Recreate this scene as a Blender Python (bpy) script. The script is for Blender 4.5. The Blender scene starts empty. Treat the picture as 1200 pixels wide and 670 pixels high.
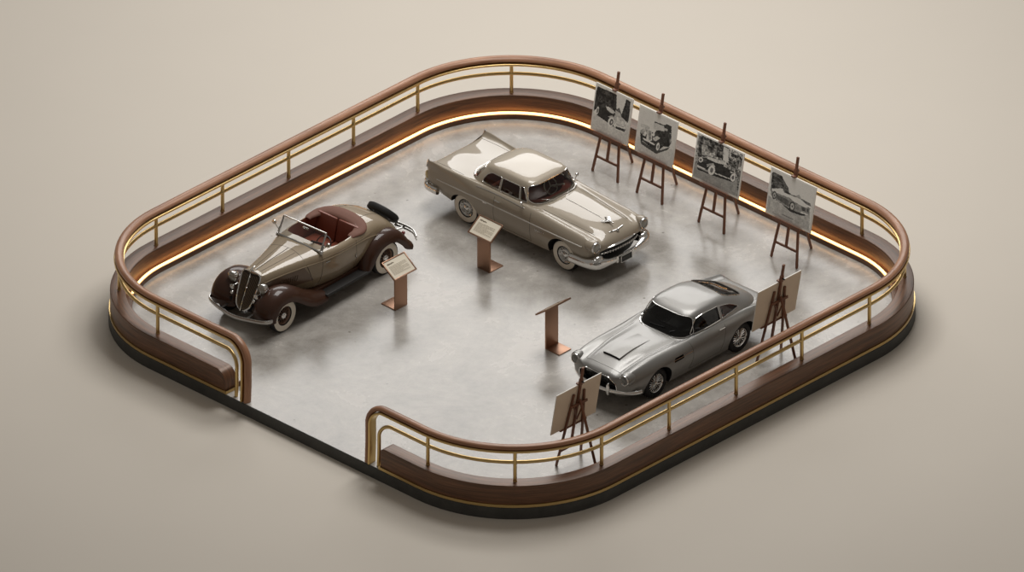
import bpy, bmesh, math, random
import numpy as np
from mathutils import Vector, Matrix
from mathutils.bvhtree import BVHTree

random.seed(7)
scene = bpy.context.scene
COL = scene.collection
PI = math.pi
D2R = math.radians

# ------------------------------------------------------------------ photo -> ground
def G(px, py, z=0.0):
    return Vector(((px - 600.4) / 55.0, (357.1 - py - 47.63 * z) / 27.5, z))

PHI = D2R(46.07)
UH = Vector((math.cos(PHI), math.sin(PHI), 0))      # towards the far right of the platform
VH = Vector((-math.sin(PHI), math.cos(PHI), 0))     # towards the far left of the platform
def UV2W(u, v, z=0.0):
    return UH * u + VH * v + Vector((0, 0, z))

# ------------------------------------------------------------------ materials
def srgb(r, g, b):
    def f(c):
        c /= 255.0
        return c / 12.92 if c <= 0.04045 else ((c + 0.055) / 1.055) ** 2.4
    return (f(r), f(g), f(b), 1.0)

def new_mat(name):
    m = bpy.data.materials.new(name)
    m.use_nodes = True
    nt = m.node_tree
    bs = nt.nodes.get('Principled BSDF')
    return m, nt, bs

def plain(name, col, rough=0.5, metal=0.0, coat=0.0, spec=0.5, noise=0.0, nscale=8.0, coatr=0.04):
    m, nt, bs = new_mat(name)
    bs.inputs['Base Color'].default_value = col
    bs.inputs['Roughness'].default_value = rough
    bs.inputs['Metallic'].default_value = metal
    bs.inputs['Specular IOR Level'].default_value = spec
    if coat:
        bs.inputs['Coat Weight'].default_value = coat
        bs.inputs['Coat Roughness'].default_value = coatr
    if noise:
        tc = nt.nodes.new('ShaderNodeTexCoord'); nz = nt.nodes.new('ShaderNodeTexNoise')
        nz.inputs['Scale'].default_value = nscale; nz.inputs['Detail'].default_value = 5
        nt.links.new(tc.outputs['Object'], nz.inputs['Vector'])
        mx = nt.nodes.new('ShaderNodeMix'); mx.data_type = 'RGBA'
        a = tuple(c * (1 - noise) for c in col[:3]) + (1,); b = tuple(min(1, c * (1 + noise)) for c in col[:3]) + (1,)
        mx.inputs[6].default_value = a; mx.inputs[7].default_value = b
        nt.links.new(nz.outputs['Fac'], mx.inputs[0]); nt.links.new(mx.outputs[2], bs.inputs['Base Color'])
    return m

def wood(name, dark, light, rough=0.35, su=0.7, sv=14.0, use_uv=True, coat=0.15, spec=0.5):
    m, nt, bs = new_mat(name)
    tc = nt.nodes.new('ShaderNodeTexCoord'); mp = nt.nodes.new('ShaderNodeMapping')
    nt.links.new(tc.outputs['UV' if use_uv else 'Object'], mp.inputs['Vector'])
    mp.inputs['Scale'].default_value = (su, sv, sv)
    n1 = nt.nodes.new('ShaderNodeTexNoise'); n1.inputs['Scale'].default_value = 1.0
    n1.inputs['Detail'].default_value = 7; n1.inputs['Roughness'].default_value = 0.62; n1.inputs['Distortion'].default_value = 0.5
    nt.links.new(mp.outputs[0], n1.inputs['Vector'])
    n2 = nt.nodes.new('ShaderNodeTexNoise'); n2.inputs['Scale'].default_value = 4.0; n2.inputs['Detail'].default_value = 3
    nt.links.new(mp.outputs[0], n2.inputs['Vector'])
    ad = nt.nodes.new('ShaderNodeMath'); ad.operation = 'MULTIPLY_ADD'
    ad.inputs[1].default_value = 0.35; nt.links.new(n2.outputs['Fac'], ad.inputs[0]); nt.links.new(n1.outputs['Fac'], ad.inputs[2])
    rp = nt.nodes.new('ShaderNodeValToRGB')
    rp.color_ramp.elements[0].position = 0.48; rp.color_ramp.elements[0].color = dark
    rp.color_ramp.elements[1].position = 0.88; rp.color_ramp.elements[1].color = light
    nt.links.new(ad.outputs[0], rp.inputs[0]); nt.links.new(rp.outputs[0], bs.inputs['Base Color'])
    bs.inputs['Roughness'].default_value = rough
    bs.inputs['Specular IOR Level'].default_value = spec
    bs.inputs['Specular Tint'].default_value = (1.0, 0.84, 0.72, 1)
    bs.inputs['Coat Weight'].default_value = coat; bs.inputs['Coat Roughness'].default_value = 0.25
    return m

def concrete(name, c0, c1, rough0, rough1, spots=True, scale=1.0):
    m, nt, bs = new_mat(name)
    tc = nt.nodes.new('ShaderNodeTexCoord')
    def nz(s, det, rgh=0.6, dist=0.0):
        n = nt.nodes.new('ShaderNodeTexNoise'); n.inputs['Scale'].default_value = s * scale; n.inputs['Detail'].default_value = det
        n.inputs['Roughness'].default_value = rgh; n.inputs['Distortion'].default_value = dist
        nt.links.new(tc.outputs['Object'], n.inputs['Vector']); return n
    big = nz(0.42, 9, 0.66, 0.6); mid = nz(1.7, 8, 0.7, 0.3); fine = nz(26, 4)
    a = nt.nodes.new('ShaderNodeMath'); a.operation = 'MULTIPLY_ADD'; a.inputs[1].default_value = 0.55
    nt.links.new(mid.outputs['Fac'], a.inputs[0]); nt.links.new(big.outputs['Fac'], a.inputs[2])
    b = nt.nodes.new('ShaderNodeMath'); b.operation = 'MULTIPLY_ADD'; b.inputs[1].default_value = 0.16
    nt.links.new(fine.outputs['Fac'], b.inputs[0]); nt.links.new(a.outputs[0], b.inputs[2])
    rp = nt.nodes.new('ShaderNodeValToRGB')
    rp.color_ramp.elements[0].position = 0.56; rp.color_ramp.elements[0].color = c0
    rp.color_ramp.elements[1].position = 1.02; rp.color_ramp.elements[1].color = c1
    nt.links.new(b.outputs[0], rp.inputs[0])
    out = rp.outputs[0]
    if spots:
        vo = nt.nodes.new('ShaderNodeTexVoronoi'); vo.inputs['Scale'].default_value = 2.3; vo.inputs['Randomness'].default_value = 1.0
        nt.links.new(tc.outputs['Object'], vo.inputs['Vector'])
        cl = nz(0.55, 3, 0.5)
        lt = nt.nodes.new('ShaderNodeMapRange'); lt.inputs[1].default_value = 0.04; lt.inputs[2].default_value = 0.085
        lt.inputs[3].default_value = 1.0; lt.inputs[4].default_value = 0.0
        nt.links.new(vo.outputs['Distance'], lt.inputs[0])
        gt = nt.nodes.new('ShaderNodeMapRange'); gt.inputs[1].default_value = 0.50; gt.inputs[2].default_value = 0.60
        nt.links.new(cl.outputs['Fac'], gt.inputs[0])
        ml = nt.nodes.new('ShaderNodeMath'); ml.operation = 'MULTIPLY'
        nt.links.new(lt.outputs[0], ml.inputs[0]); nt.links.new(gt.outputs[0], ml.inputs[1])
        ms = nt.nodes.new('ShaderNodeMath'); ms.operation = 'MULTIPLY'; ms.inputs[1].default_value = 0.85
        nt.links.new(ml.outputs[0], ms.inputs[0])
        mx = nt.nodes.new('ShaderNodeMix'); mx.data_type = 'RGBA'; mx.inputs[7].default_value = srgb(95, 88, 80)
        nt.links.new(ms.outputs[0], mx.inputs[0]); nt.links.new(out, mx.inputs[6]); out = mx.outputs[2]
        # blotchy stains
        st = nz(0.9, 10, 0.72, 0.8)
        sr = nt.nodes.new('ShaderNodeMapRange'); sr.inputs[1].default_value = 0.60; sr.inputs[2].default_value = 0.72; sr.inputs[4].default_value = 0.35
        nt.links.new(st.outputs['Fac'], sr.inputs[0])
        m2 = nt.nodes.new('ShaderNodeMix'); m2.data_type = 'RGBA'; m2.inputs[7].default_value = srgb(128, 122, 114)
        nt.links.new(sr.outputs[0], m2.inputs[0]); nt.links.new(out, m2.inputs[6]); out = m2.outputs[2]
    nt.links.new(out, bs.inputs['Base Color'])
    rr = nt.nodes.new('ShaderNodeMapRange'); rr.inputs[1].default_value = 0.5; rr.inputs[2].default_value = 1.1
    rr.inputs[3].default_value = rough0; rr.inputs[4].default_value = rough1
    nt.links.new(a.outputs[0], rr.inputs[0]); nt.links.new(rr.outputs[0], bs.inputs['Roughness'])
    bp = nt.nodes.new('ShaderNodeBump'); bp.inputs['Strength'].default_value = 0.04; bp.inputs['Distance'].default_value = 0.05
    nt.links.new(mid.outputs['Fac'], bp.inputs['Height']); nt.links.new(bp.outputs[0], bs.inputs['Normal'])
    return m

def glass_mat(name, tint, refl=1.0):
    m = bpy.data.materials.new(name); m.use_nodes = True
    nt = m.node_tree; nt.nodes.clear()
    out = nt.nodes.new('ShaderNodeOutputMaterial'); mx = nt.nodes.new('ShaderNodeMixShader')
    tr = nt.nodes.new('ShaderNodeBsdfTransparent'); tr.inputs[0].default_value = tint
    gl = nt.nodes.new('ShaderNodeBsdfGlossy'); gl.inputs['Roughness'].default_value = 0.02; gl.inputs[0].default_value = (refl, refl, refl, 1)
    fr = nt.nodes.new('ShaderNodeFresnel'); fr.inputs['IOR'].default_value = 1.45
    nt.links.new(fr.outputs[0], mx.inputs[0]); nt.links.new(tr.outputs[0], mx.inputs[1]); nt.links.new(gl.outputs[0], mx.inputs[2])
    nt.links.new(mx.outputs[0], out.inputs[0])
    return m

def emit_mat(name, col, strength):
    m, nt, bs = new_mat(name)
    bs.inputs['Base Color'].default_value = col
    bs.inputs['Emission Color'].default_value = col
    bs.inputs['Emission Strength'].default_value = strength
    return m

def print_mat(name):
    m, nt, bs = new_mat(name)
    at = nt.nodes.new('ShaderNodeVertexColor'); at.layer_name = 'ink'
    nt.links.new(at.outputs[0], bs.inputs['Base Color'])
    bs.inputs['Roughness'].default_value = 0.55
    return m

MT = dict(
    backdrop=plain('backdrop_paint', srgb(210, 202, 190), 0.75, spec=0.25, noise=0.015, nscale=0.6),
    floor=concrete('polished_concrete', srgb(122, 117, 110), srgb(186, 181, 174), 0.18, 0.34),
    slab=concrete('dark_concrete', srgb(46, 46, 43), srgb(70, 69, 65), 0.6, 0.8, spots=False, scale=4),
    walnut=wood('walnut', srgb(52, 31, 19), srgb(116, 77, 52), 0.38, coat=0.0, spec=0.65),
    railwood=wood('walnut_rail', srgb(124, 84, 60), srgb(180, 133, 103), 0.38, 0.6, 9.0),
    easelwood=wood('easel_wood', srgb(94, 58, 42), srgb(136, 90, 68), 0.45, 1.2, 12.0, coat=0.05),
    brass=plain('brass', srgb(198, 170, 116), 0.30, 1.0),
    copper=plain('copper', srgb(170, 134, 112), 0.40, 1.0, noise=0.05, nscale=3),
    led=emit_mat('led_glow', srgb(255, 192, 122), 4.2),
    board=plain('board_white', srgb(240, 236, 228), 0.6),
    boardback=plain('board_back', srgb(228, 210, 188), 0.7),
    photo=print_mat('photo_print'),
    paper=plain('paper', srgb(226, 216, 196), 0.6),
    ink=plain('ink', srgb(110, 96, 78), 0.7),
    inklight=plain('ink_light', srgb(165, 152, 132), 0.7),
    chrome=plain('chrome', (0.80, 0.79, 0.77, 1), 0.10, 1.0),
    dullchrome=plain('dull_chrome', (0.50, 0.49, 0.47, 1), 0.25, 1.0),
    satin=plain('satin_trim', (0.72, 0.69, 0.64, 1), 0.45, 0.9),
    rubber=plain('tyre_rubber', srgb(26, 25, 24), 0.7),
    whitewall=plain('whitewall', srgb(226, 216, 200), 0.55),
    black=plain('black_trim', srgb(14, 13, 13), 0.5),
    well=plain('wheel_well', srgb(12, 11, 11), 0.8),
    seam=plain('seam_dark', srgb(48, 42, 36), 0.7),
    taupe=plain('paint_taupe', srgb(142, 125, 100), 0.5, 0.1, coat=1.0),
    taupedark=plain('paint_taupe_dark', srgb(104, 84, 66), 0.30, 0.2, coat=0.7),
    brown=plain('paint_brown', srgb(58, 32, 18), 0.5, 0.0, coat=0.5, spec=0.2),
    champagne=plain('paint_champagne', srgb(150, 138, 120), 0.5, 0.1, coat=1.0),
    champagnelit=plain('paint_champagne_lit_roof', srgb(166, 154, 136), 0.5, 0.1, coat=1.0),  # body champagne again, lightened for the reflection on the roof
    silver=plain('paint_silver', srgb(138, 136, 132), 0.46, 0.6, coat=0.5, coatr=0.16),
    leather=plain('leather_red_brown', srgb(126, 66, 48), 0.42, noise=0.12, nscale=14),
    boot=plain('boot_cloth', srgb(116, 78, 64), 0.75, noise=0.1, nscale=20),
    redtrim=plain('interior_red', srgb(160, 88, 74), 0.5, noise=0.1, nscale=10),
    darktrim=plain('interior_dark', srgb(40, 30, 28), 0.5),
    cabinblack=plain('interior_black', srgb(24, 23, 24), 0.5),
    glass=glass_mat('glass_clear', (0.86, 0.86, 0.84, 1)),
    glassdark=glass_mat('glass_tinted', (0.55, 0.56, 0.54, 1)),
    lens=plain('lamp_lens', srgb(150, 148, 140), 0.12, 0.3, coat=1.0),
    lensdark=plain('lamp_lens_dark', srgb(92, 90, 86), 0.1, 0.2, coat=1.0),
    redlens=plain('tail_lens', srgb(110, 30, 24), 0.15, coat=1.0),
    amber=plain('amber_lens', srgb(214, 190, 140), 0.2, coat=1.0),
    ivory=plain('ivory', srgb(228, 222, 208), 0.35),
    wheelbrown=plain('wheel_paint', srgb(112, 82, 62), 0.3, 0.2, coat=0.5),
    plate=plain('plate_dark', srgb(46, 46, 46), 0.5),
    plateink=plain('plate_ink', srgb(96, 96, 92), 0.6),
    rub_board=plain('running_board_rubber', srgb(40, 37, 34), 0.55),
    grillebar=plain('grille_bars', srgb(122, 108, 92), 0.35, 0.6),
    mesh=plain('grille_dark', srgb(52, 45, 38), 0.45, 0.5),
)

# ------------------------------------------------------------------ mesh helpers
class MB:
    def __init__(self):
        self.v = []; self.f = []; self.m = []; self.uv = []
    def add(self, vs, fs, mat=0, uvs=None):
        o = len(self.v)
        self.v += [tuple(p) for p in vs]
        for k, f in enumerate(fs):
            self.f.append(tuple(i + o for i in f)); self.m.append(mat)
            self.uv.append(uvs[k] if uvs else None)
        return self
    def xf(self, M, start=0):
        for i in range(start, len(self.v)):
            self.v[i] = tuple(M @ Vector(self.v[i]))
        return self
    def mesh(self, name, mats, smooth=True, angle=38):
        me = bpy.data.meshes.new(name)
        me.from_pydata(self.v, [], self.f)
        for mm in mats: me.materials.append(mm)
        me.polygons.foreach_set('material_index', self.m)
        if any(u is not None for u in self.uv):
            ul = me.uv_layers.new(name='UVMap')
            dat = []
            for f, u in zip(self.f, self.uv):
                for j in range(len(f)):
                    dat += list(u[j]) if u else [self.v[f[j]][0], self.v[f[j]][2]]
            ul.data.foreach_set('uv', dat)
        bm = bmesh.new(); bm.from_mesh(me)
        bmesh.ops.recalc_face_normals(bm, faces=bm.faces)
        bm.to_mesh(me); bm.free()
        finish(me, smooth, angle)
        return me
    def build(self, name, mats, parent=None, smooth=True, angle=38):
        if not isinstance(mats, (list, tuple)): mats = [mats]
        return link(name, self.mesh(name, mats, smooth, angle), parent)

def finish(me, smooth=True, angle=38):
    if smooth:
        me.polygons.foreach_set('use_smooth', [True] * len(me.polygons))
        me.set_sharp_from_angle(angle=D2R(angle))
    me.update()

def link(name, data, parent=None):
    o = bpy.data.objects.new(name, data)
    COL.objects.link(o)
    if parent is not None: o.parent = parent
    return o

def tag(o, label, cat, group=None, kind=None):
    o['label'] = label; o['category'] = cat
    if group: o['group'] = group
    if kind: o['kind'] = kind
    return o

def empty(name, loc, rz=0.0):
    o = bpy.data.objects.new(name, None); COL.objects.link(o)
    o.empty_display_size = 0.2; o.location = loc; o.rotation_euler = (0, 0, rz)
    return o

def copy_tree(o, parent=None):
    c = o.copy(); COL.objects.link(c); c.parent = parent
    for ch in list(o.children): copy_tree(ch, c)
    return c

def box(mb, c, s, mat=0, rot=None, bev=0.0):
    bm = bmesh.new(); bmesh.ops.create_cube(bm, size=1.0)
    for v in bm.verts: v.co = Vector((v.co.x * s[0], v.co.y * s[1], v.co.z * s[2]))
    if bev > 0:
        bmesh.ops.bevel(bm, geom=bm.edges[:], offset=bev, segments=2, affect='EDGES', profile=0.6)
    M = Matrix.Translation(Vector(c)) @ (rot.to_4x4() if rot is not None else Matrix.Identity(4))
    bm.verts.index_update()
    uax = max(range(3), key=lambda i: s[i]); vax = [i for i in range(3) if i != uax]
    vs = [M @ v.co for v in bm.verts]; fs = []; uvs = []
    for f in bm.faces:
        fs.append([v.index for v in f.verts])
        uvs.append([(v.co[uax], v.co[vax[0]] + v.co[vax[1]]) for v in f.verts])
    bm.free()
    mb.add(vs, fs, mat, uvs)

def bar(mb, p, q, w, h, mat=0, bev=0.0, side=None):
    """rectangular bar from p to q, w across, h thick"""
    p = Vector(p); q = Vector(q); t = (q - p); L = t.length; t.normalize()
    s = Vector(side) if side is not None else t.cross(Vector((0, 0, 1)))
    if s.length < 1e-4: s = Vector((1, 0, 0))
    s = (s - t * s.dot(t)).normalized(); n = t.cross(s)
    R = Matrix((t, s, n)).transposed()
    box(mb, (p + q) / 2, (L, w, h), mat, R, bev)

def frames(path, closed=False, n0=None):
    P = [Vector(p) for p in path]; N = len(P); T = []
    for i in range(N):
        a = P[(i - 1) % N] if closed or i > 0 else P[i]; b = P[(i + 1) % N] if closed or i < N - 1 else P[i]
        T.append((b - a).normalized())
    if n0 is None:
        n0 = T[0].cross(Vector((0, 0, 1)))
        if n0.length < 1e-3: n0 = Vector((0, 1, 0))
    n = Vector(n0); n = (n - T[0] * n.dot(T[0])).normalized()
    out = []
    for i in range(N):
        if i > 0:
            ax = T[i - 1].cross(T[i])
            if ax.length > 1e-8:
                n = Matrix.Rotation(T[i - 1].angle(T[i]), 3, ax.normalized()) @ n
            n = (n - T[i] * n.dot(T[i])).normalized()
        out.append((P[i], T[i], n, n.cross(T[i])))
    return out

def sweep(mb, path, prof, mat=0, closed=False, cap=True, n0=None, pclosed=True, scale=None):
    """prof: list of (n, b) offsets; b is 'up' for a level path when n points to its right"""
    F = frames(path, closed, n0); K = len(prof); vs = []; dist = [0.0]
    for i in range(1, len(F)): dist.append(dist[-1] + (F[i][0] - F[i - 1][0]).length)
    pl = [0.0]
    for j in range(1, K + 1):
        a = prof[j - 1]; b = prof[j % K]; pl.append(pl[-1] + math.hypot(a[0] - b[0], a[1] - b[1]))
    for i, (p, t, n, b) in enumerate(F):
        s = scale[i] if scale is not None else 1.0
        for (x, y) in prof: vs.append(p + n * x * s + b * y * s)
    fs = []; uvs = []
    NN = len(F) if closed else len(F) - 1
    KK = K if pclosed else K - 1
    tot = dist[-1]
    for i in range(NN):
        i2 = (i + 1) % len(F); d0 = dist[i]; d1 = dist[i2] if i2 else tot + (F[0][0] - F[-1][0]).length
        for j in range(KK):
            j2 = (j + 1) % K
            fs.append((i * K + j, i2 * K + j, i2 * K + j2, i * K + j2))
            uvs.append([(d0, pl[j]), (d1, pl[j]), (d1, pl[j + 1]), (d0, pl[j + 1])])
    if cap and not closed and pclosed:
        fs.append(tuple(range(K))); uvs.append([prof[j] for j in range(K)])
        o = (len(F) - 1) * K
        fs.append(tuple(o + j for j in range(K))[::-1]); uvs.append([prof[j] for j in range(K)][::-1])
    mb.add(vs, fs, mat, uvs)

def circ(r, n=10, ry=None):
    ry = r if ry is None else ry
    return [(r * math.cos(2 * PI * k / n), ry * math.sin(2 * PI * k / n)) for k in range(n)]

def tube(mb, path, r, mat=0, n=8, closed=False, scale=None, n0=None):
    sweep(mb, path, circ(r, n), mat, closed, True, n0, True, scale)

def lathe(mb, prof, axis='y', n=32, mat=0, center=(0, 0, 0), mats=None, cap=False):
    """prof: (axial, radius) pairs, rotated about axis through center"""
    c = Vector(center); vs = []; K = len(prof)
    for k in range(n):
        t = 2 * PI * k / n; ct, st = math.cos(t), math.sin(t)
        for (a, r) in prof:
            if axis == 'y': vs.append(c + Vector((r * ct, a, r * st)))
            elif axis == 'x': vs.append(c + Vector((a, r * ct, r * st)))
            else: vs.append(c + Vector((r * ct, r * st, a)))
    for j in range(K - 1):
        fs = [(k * K + j, ((k + 1) % n) * K + j, ((k + 1) % n) * K + j + 1, k * K + j + 1) for k in range(n)]
        if j == 0: base = len(mb.v); mb.add(vs, [], 0)
        for f in fs:
            mb.f.append(tuple(i + base for i in f)); mb.m.append(mats[j] if mats else mat); mb.uv.append(None)
    if cap:
        for e in (0, K - 1):
            mb.f.append(tuple(base + k * K + e for k in range(n))); mb.m.append(mats[min(e, K - 2)] if mats else mat); mb.uv.append(None)

def ellipsoid(mb, c, r, mat=0, nu=16, nv=10, rot=None):
    vs = []; fs = []; c = Vector(c)
    for i in range(nv + 1):
        th = PI * i / nv
        for j in range(nu):
            ph = 2 * PI * j / nu
            p = Vector((r[0] * math.sin(th) * math.cos(ph), r[1] * math.sin(th) * math.sin(ph), r[2] * math.cos(th)))
            if rot is not None: p = rot @ p
            vs.append(c + p)
    for i in range(nv):
        for j in range(nu):
            fs.append((i * nu + j, i * nu + (j + 1) % nu, (i + 1) * nu + (j + 1) % nu, (i + 1) * nu + j))
    mb.add(vs, fs, mat)

def prism(poly, axis, lo, hi, matidx=0):
    """closed prism mesh builder: poly of 2D points in the plane normal to axis"""
    mb = MB(); n = len(poly)
    def p3(a, b, t):
        return {'y': (a, t, b), 'x': (t, a, b), 'z': (a, b, t)}[axis]
    vs = [p3(a, b, lo) for a, b in poly] + [p3(a, b, hi) for a, b in poly]
    fs = [tuple(range(n)), tuple(range(2 * n - 1, n - 1, -1))] + [(i, (i + 1) % n, n + (i + 1) % n, n + i) for i in range(n)]
    mb.add(vs, fs, matidx)
    return mb

def rounded(poly, r, n=5):
    """round the corners of a 2D polygon; r one radius or one per corner"""
    out = []; N = len(poly)
    for i in range(N):
        p0, p1, p2 = (Vector(poly[(i - 1) % N]), Vector(poly[i]), Vector(poly[(i + 1) % N]))
        rr = r[i] if isinstance(r, (list, tuple)) else r
        d0 = (p0 - p1); d1 = (p2 - p1)
        k = min(rr, d0.length * 0.49, d1.length * 0.49)
        a = p1 + d0.normalized() * k; b = p1 + d1.normalized() * k
        for j in range(n + 1):
            t = j / n
            q = a * (1 - t) ** 2 + p1 * 2 * t * (1 - t) + b * t * t
            out.append((q.x, q.y))
    return out

def densify(poly, step=0.05, closed=True):
    out = []; N = len(poly)
    for i in range(N if closed else N - 1):
        a = Vector(poly[i]); b = Vector(poly[(i + 1) % N]); k = max(1, int((b - a).length / step))
        for j in range(k): out.append(tuple(a.lerp(b, j / k)))
    if not closed: out.append(tuple(poly[-1]))
    return out

def pchip(xs, ys, x):
    xs = np.asarray(xs, float); ys = np.asarray(ys, float)
    if xs[0] > xs[-1]: xs = xs[::-1]; ys = ys[::-1]
    h = np.diff(xs); d = np.diff(ys) / h; n = len(xs); m = np.zeros(n)
    if n == 2: m[:] = d[0]
    else:
        for i in range(1, n - 1):
            if d[i - 1] * d[i] > 0:
                w1 = 2 * h[i] + h[i - 1]; w2 = h[i] + 2 * h[i - 1]
                m[i] = (w1 + w2) / (w1 / d[i - 1] + w2 / d[i])
        m[0] = d[0]; m[-1] = d[-1]
    x = np.clip(np.asarray(x, float), xs[0], xs[-1])
    k = np.clip(np.searchsorted(xs, x) - 1, 0, n - 2); t = (x - xs[k]) / h[k]
    return ((1 + 2 * t) * (1 - t) ** 2 * ys[k] + t * (1 - t) ** 2 * h[k] * m[k] + t * t * (3 - 2 * t) * ys[k + 1] + t * t * (t - 1) * h[k] * m[k + 1])

def crom(P, per=6):
    """Catmull-Rom through 2D/3D points"""
    P = [np.asarray(p, float) for p in P]
    P = [2 * P[0] - P[1]] + P + [2 * P[-1] - P[-2]]
    out = []
    for i in range(1, len(P) - 2):
        p0, p1, p2, p3 = P[i - 1:i + 3]
        for j in range(per):
            t = j / per
            out.append(0.5 * ((2 * p1) + (-p0 + p2) * t + (2 * p0 - 5 * p1 + 4 * p2 - p3) * t * t + (-p0 + 3 * p1 - 3 * p2 + p3) * t ** 3))
    out.append(P[-2])
    return out

def loft_body(table, nst=64, per=6):
    """table rows: x, then (w,z) pairs from sill bottom to the top centre. -> closed solid MB"""
    T = np.array(table, float); T = T[np.argsort(T[:, 0])]
    x0, x1 = T[0, 0], T[-1, 0]
    s = np.linspace(0, 1, nst)
    xs = x0 + (x1 - x0) * (0.5 - 0.5 * np.cos(PI * s)) * 0.5 + (x1 - x0) * s * 0.5
    cols = [pchip(T[:, 0], T[:, c], xs) for c in range(1, T.shape[1])]
    npt = (T.shape[1] - 1) // 2
    mb = MB(); vs = []; K = None
    for i, x in enumerate(xs):
        pts = [(cols[2 * k][i], cols[2 * k + 1][i]) for k in range(npt)]
        half = crom(pts + [(-pts[-2][0], pts[-2][1])], per)
        half = half[: (npt - 1) * per + 1]
        half = [(max(0.0, p[0]), p[1]) for p in half]
        zb = half[0][1]
        left = [(0.0, zb), (half[0][0] * 0.5, zb)] + half
        left[-1] = (0.0, left[-1][1])
        ring = left + [(-p[0], p[1]) for p in left[-2:0:-1]]
        K = len(ring)
        vs += [(x, p[0], p[1]) for p in ring]
    fs = []
    for i in range(nst - 1):
        for j in range(K):
            j2 = (j + 1) % K
            fs.append((i * K + j, i * K + j2, (i + 1) * K + j2, (i + 1) * K + j))
    for e, flip in ((0, True), (nst - 1, False)):
        c = len(vs); r = vs[e * K:(e + 1) * K]
        vs.append((r[0][0], 0, sum(p[2] for p in r) / K))
        for j in range(K):
            f = (c, e * K + j, e * K + (j + 1) % K)
            fs.append(f[::-1] if flip else f)
    mb.add(vs, fs)
    return mb

def ring_solid(table, exps, nring=26, n=72, inset=0.0, rear=None):
    """rows: z, x_front, x_rear, half width; superellipse plan. top closes in a point"""
    T = np.array(table, float); s = np.linspace(0, len(T) - 1, nring)
    k = np.arange(len(T))
    z = pchip(k, T[:, 0], s) - inset; xf = pchip(k, T[:, 1], s) - inset * 1.2; xr = pchip(k, T[:, 2], s) + inset * 1.2; w = np.maximum(0.02, pchip(k, T[:, 3], s) - inset)
    ex = pchip(k, np.array(exps, float), s)
    exr = pchip(k, np.array(rear if rear is not None else exps, float), s)
    vs = []; fs = []
    for i in range(nring):
        xc = (xf[i] + xr[i]) / 2; hx = max(0.02, (xf[i] - xr[i]) / 2)
        for j in range(n):
            t = 2 * PI * j / n; c, sn = math.cos(t), math.sin(t)
            e = 2.0 / (ex[i] if c > 0 else exr[i])
            vs.append((xc + hx * math.copysign(abs(c) ** e, c), w[i] * math.copysign(abs(sn) ** e, sn), z[i]))
    for i in range(nring - 1):
        for j in range(n):
            fs.append((i * n + j, i * n + (j + 1) % n, (i + 1) * n + (j + 1) % n, (i + 1) * n + j))
    c = len(vs); vs.append(((xf[0] + xr[0]) / 2, 0, z[0])); vs.append(((xf[-1] + xr[-1]) / 2, 0, z[-1] + 0.004))
    for j in range(n):
        fs.append((c, (j + 1) % n, j)); o = (nring - 1) * n; fs.append((c + 1, o + j, o + (j + 1) % n))
    mb = MB(); mb.add(vs, fs)
    return mb

def boolean(me, cutters, op='DIFFERENCE', solver='EXACT'):
    o = bpy.data.objects.new('tmp_bool', me); COL.objects.link(o); tmp = [o]
    for c in cutters:
        co = bpy.data.objects.new('tmp_cut', c); COL.objects.link(co); tmp.append(co)
        md = o.modifiers.new('b', 'BOOLEAN'); md.operation = op; md.solver = solver; md.object = co
    dg = bpy.context.evaluated_depsgraph_get(); dg.update()
    res = bpy.data.meshes.new_from_object(o.evaluated_get(dg), depsgraph=dg)
    for t in tmp: bpy.data.objects.remove(t)
    return res

def carve(me, cutters):
    """cut the solids away one after another, checking that each cut left the shell whole"""
    def ext(m):
        co = np.empty(len(m.vertices) * 3); m.vertices.foreach_get('co', co); co = co.reshape(-1, 3)
        return np.r_[co.min(0), co.max(0)]
    rnd = random.Random(4)
    for q, c in enumerate(cutters):
        e0 = ext(me); best = None
        for k in range(8):
            cc = c.copy()
            if k: cc.transform(Matrix.Translation((rnd.uniform(-1, 1) * .0015, rnd.uniform(-1, 1) * .0015, rnd.uniform(-1, 1) * .0015)))
            r = boolean(me, [cc], 'DIFFERENCE', 'EXACT' if k < 6 else 'FAST')
            if len(r.vertices) > 0.45 * len(me.vertices) and np.abs(ext(r) - e0).max() < .02:
                best = r; break
        if best is not None: me = best
        else: print('carve: cut', q, 'skipped')
    return me

def bvh_of(mb):
    return BVHTree.FromPolygons([Vector(v) for v in mb.v], mb.f)

def hit(bvh, o, d, off=0.0):
    h = bvh.ray_cast(Vector(o), Vector(d))
    if h[0] is None: return None
    n = h[1]
    if n.dot(Vector(d)) > 0: n = -n
    return h[0] + n * off

def proj_side(bvh, pts, side, off=0.003):
    r = [hit(bvh, (x, side * 3.0, z), (0, -side, 0), off) for x, z in pts]
    return [p for p in r if p is not None]
def proj_top(bvh, pts, off=0.003):
    r = [hit(bvh, (x, y, 4.0), (0, 0, -1), off) for x, y in pts]
    return [p for p in r if p is not None]
def proj_front(bvh, pts, off=0.003, sgn=1, x0=4.0):
    r = [hit(bvh, (sgn * x0, y, z), (-sgn, 0, 0), off) for y, z in pts]
    return [p for p in r if p is not None]

def inside(poly, x, y):
    c = False; n = len(poly); j = n - 1
    for i in range(n):
        xi, yi = poly[i]; xj, yj = poly[j]
        if (yi > y) != (yj > y) and x < (xj - xi) * (y - yi) / (yj - yi) + xi: c = not c
        j = i
    return c

def grow(poly, d):
    cx = sum(p[0] for p in poly) / len(poly); cy = sum(p[1] for p in poly) / len(poly)
    out = []
    for x, y in poly:
        l = math.hypot(x - cx, y - cy) or 1
        out.append((x + (x - cx) / l * d, y + (y - cy) / l * d))
    return out

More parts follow.
